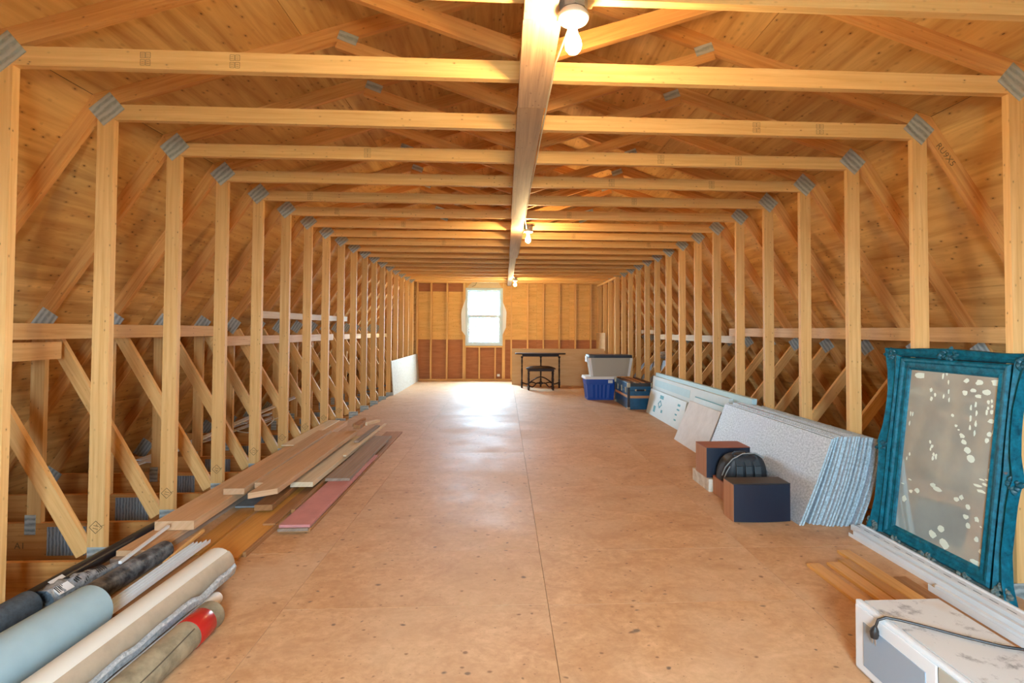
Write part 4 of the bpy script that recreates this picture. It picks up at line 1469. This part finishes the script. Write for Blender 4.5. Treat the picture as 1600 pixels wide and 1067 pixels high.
obj('control_panel', MB().box((-MW / 2 - 0.006, -MD / 2 + 0.006, 0.016), (-MW / 2 - 0.0005, -MD / 2 + 0.116, MH - 0.010), (0, 1, 0)), TOTE_GREY, t, 0.003)
for sx in (-1, 1):
    for sy in (-1, 1):
        obj('foot', MB().lathe([(0.012, 0), (0.012, 0.007)], (sx * 0.12, sy * 0.2, 0), 10), RUBBER, t)
zt = MH + 0.010
cpts = [(0.170, -0.10, zt), (0.10, -0.075, zt), (0.02, -0.02, zt), (-0.06, 0.045, zt), (-0.12, 0.080, zt + 0.003), (-0.160, 0.098, zt + 0.004), (-0.183, 0.106, zt - 0.008), (-0.190, 0.110, zt - 0.035)]
pc = obj('power_cord', MB().path(cpts, 0.0048, 8), RUBBER, t)
pl = obj('plug', MB().path([(-0.190, 0.110, zt - 0.033), (-0.191, 0.112, zt - 0.045), (-0.192, 0.114, zt - 0.06), (-0.192, 0.115, zt - 0.075)], [0.006, 0.013, 0.015, 0.012], 8), RUBBER, t)
mb = MB()
for dy in (-0.007, 0.007):
    mb.box((-0.1935, 0.115 + dy - 0.003, zt - 0.098), (-0.192, 0.115 + dy + 0.003, zt - 0.074))
mb.path([(-0.186, 0.115, zt - 0.074), (-0.186, 0.115, zt - 0.096)], 0.0025, 8)
obj('prongs', mb, PRONG, pl)

# ------------------------------------------------------------------ timber pile on the left


def plank(label, p0, p1, w, th, z0, mat, z1=None, name='plank', group='loose planks along the left studs', roll=0.0, tip=0.0, bev=0.002):
    """p0 near end centre (x,y), p1 far end centre, bottom z at near / far"""
    z1 = z0 if z1 is None else z1
    a = Vector((p0[0], p0[1], z0 + th / 2))
    b = Vector((p1[0], p1[1], z1 + th / 2))
    d = (b - a).normalized()
    sd = Vector((d.y, -d.x, 0)).normalized()
    up = sd.cross(d)
    if roll:
        R = Matrix.Rotation(roll, 3, d)
        sd = R @ sd
        up = R @ up
    c = []
    for q, p in enumerate((a, b)):
        for (s, e) in ((-1, -1), (1, -1), (1, 1), (-1, 1)):
            off = d * (tip * (s + 1) / 2) if q == 0 else Vector((0, 0, 0))
            c.append(p + sd * (s * w / 2) + up * (e * th / 2) + off)
    return tag(obj(name, MB().hexa(c, d), mat, None, bev), label, 'plank', group)


# bottom layer
plank('wide grey brown plank beside the black pipe', (-2.165, 2.95), (-2.170, 4.7), 0.19, 0.034, 0.0, GREY_WOOD)
plank('second grey brown plank lying under the heavy long plank', (-2.160, 2.98), (-2.165, 4.6), 0.18, 0.030, 0.035, ROUGH_PLANK, None)
plank('heavy long plank with sawn end lying along the stud bases', (-2.115, 3.26), (-2.235, 6.75), 0.225, 0.055, 0.068, ROUGH_PLANK)
plank('wide orange varnished board lying flat on the floor', (-1.715, 2.98), (-1.755, 5.1), 0.215, 0.016, 0.0, ORANGE_WOOD)
plank('orange board lying flat between heavy plank and varnished board', (-1.893, 3.03), (-1.962, 4.3), 0.11, 0.016, 0.0, ORANGE_WOOD)
plank('thin brown strip beside the varnished board', (-1.585, 3.02), (-1.59, 3.44), 0.018, 0.030, 0.0, BROWN_WOOD)
plank('pale thin board behind the varnished board', (-1.645, 3.46), (-1.675, 4.6), 0.08, 0.012, 0.0165, BROWN_WOOD)
plank('narrow brown stick along the pink board', (-1.573, 3.66), (-1.625, 4.85), 0.026, 0.05, 0.0, BROWN_WOOD)
plank('long brown board underneath the pink and grooved boards', (-1.455, 3.38), (-1.50, 6.58), 0.20, 0.018, 0.0, BROWN_WOOD)
plank('grey board end sandwiched under the pink board', (-1.450, 3.345), (-1.485, 4.5), 0.185, 0.018, 0.0185, GREY_WOOD)
plank('pink painted board on top of the boards at the pile edge', (-1.445, 3.36), (-1.468, 5.2), 0.19, 0.018, 0.037, PINK_BOARD)
gp = plank('grey grooved board lying over the far end of the pink board', (-1.480, 4.31), (-1.51, 6.02), 0.195, 0.022, 0.0555, GREY_WOOD)
for q in range(7):
    x = -0.085 + q * 0.027
    mb = MB().bar((-1.480 + x, 4.33, 0.0778), (-1.51 + x, 6.0, 0.0778), 0.0008, 0.004, (1, 0, 0))
    obj('groove_line', mb, BROWN_WOOD, gp)
# upper layer
plank('dark ended brown plank resting under the light plank', (-1.79, 3.70), (-1.86, 5.3), 0.12, 0.04, 0.030, BROWN_WOOD, 0.030)
plank('slate grey offcut lying flat on the orange boards', (-1.945, 3.80), (-1.95, 4.15), 0.17, 0.012, 0.018, SLATE)
plank('stud offcut with weathered grey end on the heavy plank', (-2.02, 3.76), (-2.12, 5.9), 0.14, 0.042, 0.124, ROUGH_PLANK)
plank('wide plank with weathered grey end lying across the pile', (-1.868, 3.90), (-1.93, 5.8), 0.15, 0.040, 0.126, ROUGH_PLANK)
plank('light plank with slanted sawn end on top of the pile', (-1.735, 3.52), (-1.775, 5.65), 0.15, 0.038, 0.168, ROUGH_PLANK, 0.168, tip=0.10)
plank('pale scuffed plank along the inner side of the pile', (-1.685, 4.10), (-1.70, 5.85), 0.17, 0.038, 0.0715, WHITE_PLANK)
plank('narrow white strip beside the pale scuffed plank', (-1.60, 4.9), (-1.60, 6.55), 0.03, 0.015, 0.1105, WHITE_PLANK)
plank('narrow grey strip at the far end of the pile', (-1.66, 5.5), (-1.66, 6.4), 0.05, 0.02, 0.1105, GREY_WOOD)
plank('small reddish offcut standing on the far end of the pile', (-1.72, 5.72), (-1.73, 5.98), 0.07, 0.045, 0.208, BROWN_WOOD, name='wood_offcut')
plank('short white batten lying on the far end of the pile', (-1.70, 5.95), (-1.67, 6.45), 0.06, 0.03, 0.208, WHITE_PLANK, 0.16)
plank('short crosswise stick on the far end of the pile', (-1.80, 5.88), (-1.77, 6.22), 0.03, 0.03, 0.208, BROWN_WOOD, 0.22)
plank('bluish white sheet strip at the far end by the studs', (-2.27, 5.3), (-2.29, 6.75), 0.14, 0.012, 0.124, WHITE_PLANK)

# sticks and vinyl trims
def stick(label, a, b, w, h, mat, name='stick', cat='stick'):
    return tag(obj(name, MB().bar(a, b, h, w, (1, 0, 0)), mat), label, cat)


stick('thin white stick leaning across the planks near the black tube', (-2.045, 2.72, 0.113), (-2.105, 3.19, 0.118), 0.014, 0.014, WHITE_PAINT)
stick('thin yellow pine stick beside the heavy plank end', (-1.945, 2.90, 0.027), (-1.965, 3.30, 0.050), 0.016, 0.016, PINE)
for i, (x, z, L, lab) in enumerate(((-1.862, 0.045, 3.145, 'white vinyl trim on the outer side of the trim bundle'), (-1.888, 0.052, 3.10, 'white vinyl trim in the middle of the trim bundle'), (-1.915, 0.045, 3.11, 'white vinyl trim nearest the dark tube'))):
    t = thing('vinyl_trim', lab, 'trim', (0, 0, 0), 'white vinyl trims')
    mb = MB()
    prof = [(-0.012, 0.0), (-0.012, 0.018), (-0.0095, 0.018), (-0.0095, 0.0025), (0.0095, 0.0025), (0.0095, 0.018), (0.012, 0.018), (0.012, 0.0)]
    mb.prism([(x + a, 2.20, z - 0.025 + b) for a, b in prof], (0.012, L - 2.20, 0.018), (0, 1, 0))
    obj('channel', mb, WHITE_VINYL, t)
plank('brown strip lying under the white vinyl trims', (-1.835, 2.42), (-1.83, 3.02), 0.05, 0.018, 0.0, BROWN_WOOD)


# ------------------------------------------------------------------ tubes and rolls
def roll(name, label, cat, p0, p1, r, mat, inner=0.7, end_mat=None, seg=28):
    """p0 near, p1 far end (far end seen)"""
    t = thing(name, label, cat, (0, 0, 0), 'tubes and rolls at lower left')
    d = (Vector(p1) - Vector(p0)).normalized()
    p0, p1 = Vector(p0), Vector(p1)
    mb = MB().path([p0, p0 + d * 0.002, p1 - d * 0.006, p1 - d * 0.002, p1, p1, p1 - d * 0.03], [r * 0.98, r, r, r * 0.995, r * 0.97, r * inner, r * inner * 0.98], seg)
    obj('tube', mb, mat, t)
    return t


t = roll('black_pipe', 'long glossy black pipe along the foot of the studs', 'pipe', (-2.325, 1.20, 0.036), (-2.315, 3.42, 0.036), 0.034, BLACK_PIPE, 0.85)
mb = MB().box((-2.312, 2.62, 0.068), (-2.285, 2.70, 0.0705), (0, 1, 0))
st = obj('sticker', MB().hexa([(-2.306, 2.62, 0.0685), (-2.288, 2.62, 0.0565), (-2.288, 2.70, 0.0565), (-2.306, 2.70, 0.0685), (-2.305, 2.62, 0.0695), (-2.287, 2.62, 0.0575), (-2.287, 2.70, 0.0575), (-2.305, 2.70, 0.0695)], Vector((0, 1, 0))), WHITE_PAINT, t)
roll('foam_tube', 'charcoal foam tube with speckled skin at the left edge', 'tube', (-2.222, 1.30, 0.064), (-2.218, 2.42, 0.064), 0.062, GREY_FOAM, 0.4)
roll('dark_tube', 'scuffed dark tube lying beside the clear bag', 'tube', (-2.085, 1.20, 0.052), (-2.015, 3.02, 0.052), 0.050, DARK_TUBE, 0.1)
roll('blue_roll', 'thick pale blue roll with a rounded end', 'roll', (-1.93, 1.10, 0.104), (-1.865, 2.30, 0.104), 0.098, BLUE_FOAM, 0.05, seg=36)
# vinyl flooring roll: white back outside, beige face overlapping
t = thing('vinyl_flooring_roll', 'cream and beige vinyl flooring roll beside the blue roll', 'roll', (0, 0, 0), 'tubes and rolls at lower left')
a, b = Vector((-1.64, 1.0, 0.088)), Vector((-1.585, 2.74, 0.088))
d = (b - a).normalized()


def roll_shell(t0, t1, r0, r1, n=26, th=0.005):
    P0 = []
    for yy, extra in ((a, 0), (a + (b - a) * 0.5, 0), (b, 0)):
        row = []
        for i in range(n + 1):
            s = i / n
            ang = t0 + (t1 - t0) * s
            r_ = r0 + (r1 - r0) * s
            row.append(yy + Vector((math.cos(ang) * r_, 0, math.sin(ang) * r_)))
        for i in range(n, -1, -1):
            s = i / n
            ang = t0 + (t1 - t0) * s
            r_ = r0 + (r1 - r0) * s - th
            row.append(yy + Vector((math.cos(ang) * r_, 0, math.sin(ang) * r_)))
        P0.append(row)
    mb = MB().grid(P0, True, (0, 1, 0), True)
    m = 2 * (n + 1)
    for base in (0, 2 * m):
        for i in range(n):
            mb.face([base + i, base + i + 1, base + m - 2 - i, base + m - 1 - i], Vector((1, 0, 0)))
    return mb


obj('cream_layer', roll_shell(math.radians(46), math.radians(400), 0.0845, 0.070), CREAM, t)
obj('beige_layer', roll_shell(math.radians(-75), math.radians(50), 0.088, 0.0875), BEIGE, t)
obj('inner_layer', roll_shell(math.radians(0), math.radians(350), 0.062, 0.05), CREAM, t)
# torn foil sheet lying against the roll
t = thing('foil_sheet', 'thin torn foil sheet edge beside the flooring roll', 'sheet', (0, 0, 0))
P = []
for i in range(19):
    s = i / 18
    y = 1.5 + (2.66 - 1.5) * s
    jag = 0.008 * math.sin(i * 2.1) + (0.012 * math.sin(i * 5.3) if s > 0.6 else 0)
    x = -1.524 + 0.055 * s
    P.append([(x - 0.004, y, 0.064), (x + 0.010, y, 0.074 + jag * 0.3), (x + 0.014 + 0.3 * jag, y, 0.098 + jag), (x + 0.004 + 0.3 * jag, y + 0.004, 0.112 + jag)])
g1 = MB().grid(P, False, (0, 1, 0), True)
so = obj('sheet', g1, FOIL, t)
m_ = so.modifiers.new('thickness', 'SOLIDIFY')
m_.thickness = 0.003
roll('white_tube', 'small white tube between foil sheet and canvas roll', 'tube', (-1.530, 1.2, 0.029), (-1.466, 2.52, 0.029), 0.028, WHITE_PAINT, 0.1)
t = roll('canvas_roll', 'dirty canvas roll bound with red tape', 'roll', (-1.435, 1.1, 0.062), (-1.378, 2.31, 0.062), 0.060, CANVAS, 0.35)
a2, b2 = Vector((-1.435, 1.1, 0.062)), Vector((-1.378, 2.31, 0.062))
d2 = (b2 - a2).normalized()
mb = MB().path([b2 - d2 * 0.16, b2 - d2 * 0.158, b2 - d2 * 0.062, b2 - d2 * 0.06], [0.0605, 0.0618, 0.0618, 0.0605], 28)
obj('tape_band', mb, RED_TAPE, t)
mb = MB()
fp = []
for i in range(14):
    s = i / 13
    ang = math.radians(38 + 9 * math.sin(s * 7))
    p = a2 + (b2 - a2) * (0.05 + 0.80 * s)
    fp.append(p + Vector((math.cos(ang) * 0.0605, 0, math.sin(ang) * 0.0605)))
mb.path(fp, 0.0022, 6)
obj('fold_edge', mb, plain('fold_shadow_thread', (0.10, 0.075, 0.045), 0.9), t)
# clear bag with sticks and barcode
t = thing('plastic_bag', 'crinkled clear plastic bag of dark fasteners on the foam tube', 'bag', (0, 0, 0))
P = []
rb = random.Random(5)
for i in range(17):
    s = i / 16
    c = Vector((-2.175 + 0.035 * s, 2.43 + 0.42 * s, 0.062 + 0.01 * math.sin(s * 5)))
    r0 = 0.055 * (1 - 0.72 * s ** 1.5)
    row = []
    for k in range(16):
        th = 2 * math.pi * k / 16
        q = r0 * (1 + rb.uniform(-0.16, 0.16))
        row.append(c + Vector((math.cos(th) * q, 0, math.sin(th) * q * 0.95)))
    P.append(row)
obj('bag_skin', MB().grid(P, True, (0, 1, 0), True), CLEAR_BAG, t)
obj('barcode_label', MB().hexa([(-2.15, 2.455, 0.112), (-2.118, 2.455, 0.085), (-2.112, 2.53, 0.085), (-2.144, 2.53, 0.112), (-2.149, 2.455, 0.115), (-2.116, 2.455, 0.088), (-2.110, 2.53, 0.088), (-2.143, 2.53, 0.115)], Vector((0, 1, 0))), WHITE_PAINT, t)
mb = MB()
for q in range(8):
    y = 2.46 + q * 0.0085
    mb.hexa([(-2.146, y, 0.1128), (-2.122, y, 0.0925), (-2.122, y + .0035, 0.0925), (-2.146, y + .0035, 0.1128), (-2.1455, y, 0.1155), (-2.121, y, 0.0935), (-2.121, y + .0035, 0.0935), (-2.1455, y + .0035, 0.1155)], Vector((1, 0, 0)))
obj('barcode_bars', mb, BAR_BLACK, t)
mb = MB()
for q in range(15):
    y = 2.56 + q * 0.013
    r0 = 0.052 - 0.0018 * q
    c = Vector((-2.165 + 0.0011 * q, y, 0.064))
    mb.path([c + Vector((math.cos(math.radians(z)) * r0, 0, math.sin(math.radians(z)) * r0)) for z in (10, 40, 70, 100, 130)], 0.003, 5)
obj('ring_fasteners', mb, BAR_BLACK, t)

# ------------------------------------------------------------------ things beyond the studs
for i, (a, b, lab) in enumerate((((-3.55, 5.2, -0.0), (-3.20, 8.0, 0.30), 'white trim length sloping over the left chords, upper one'), ((-3.62, 5.1, -0.005), (-3.44, 7.9, 0.02), 'white trim length lying flat on the left chords'), ((-3.70, 5.3, -0.005), (-3.58, 8.4, 0.05), 'white trim length lying outermost on the left chords'))):
    tag(obj('trim_length', MB().bar(a, b, 0.012, 0.075, (1, 0, 0)), WHITE_PAINT), lab, 'trim', 'trim lengths beyond the left studs')
mb = MB()
lp = []
for i in range(40):
    s = i / 39
    lp.append((-3.35 + 0.20 * math.cos(s * 15) * (1 - 0.3 * s), 6.4 + 1.3 * s + 0.25 * math.sin(s * 15), -0.005 + 0.10 * abs(math.sin(s * 9))))
mb.path(lp, 0.006, 6)
tag(obj('cable_coil', mb, CABLE), 'loose pale cable coil on the chords behind the left studs', 'cable')
t = thing('duct_sheet', 'grey blue plastic sheet slanting behind the far right studs', 'sheet', (0, 0, 0))
obj('sheet', MB().hexa([(2.86, 9.9, 0.05), (2.90, 9.9, 0.05), (2.94, 12.3, 0.05), (2.90, 12.3, 0.05), (3.05, 9.9, 0.72), (3.09, 9.9, 0.72), (3.12, 12.3, 0.60), (3.08, 12.3, 0.60)], Vector((0, 1, 0))), GREY_DUCT, t)
tag(obj('rag_bundle', MB().lathe([(0.05, 0.0), (0.17, 0.03), (0.19, 0.08), (0.12, 0.13), (0.02, 0.15)], (3.08, 10.2, 0.74), 14), plain('pale_rag', (0.5, 0.45, 0.38), 0.9, nz=0.4, nscale=20)), 'pale bundle on top of the grey sheet behind the right studs', 'bundle')
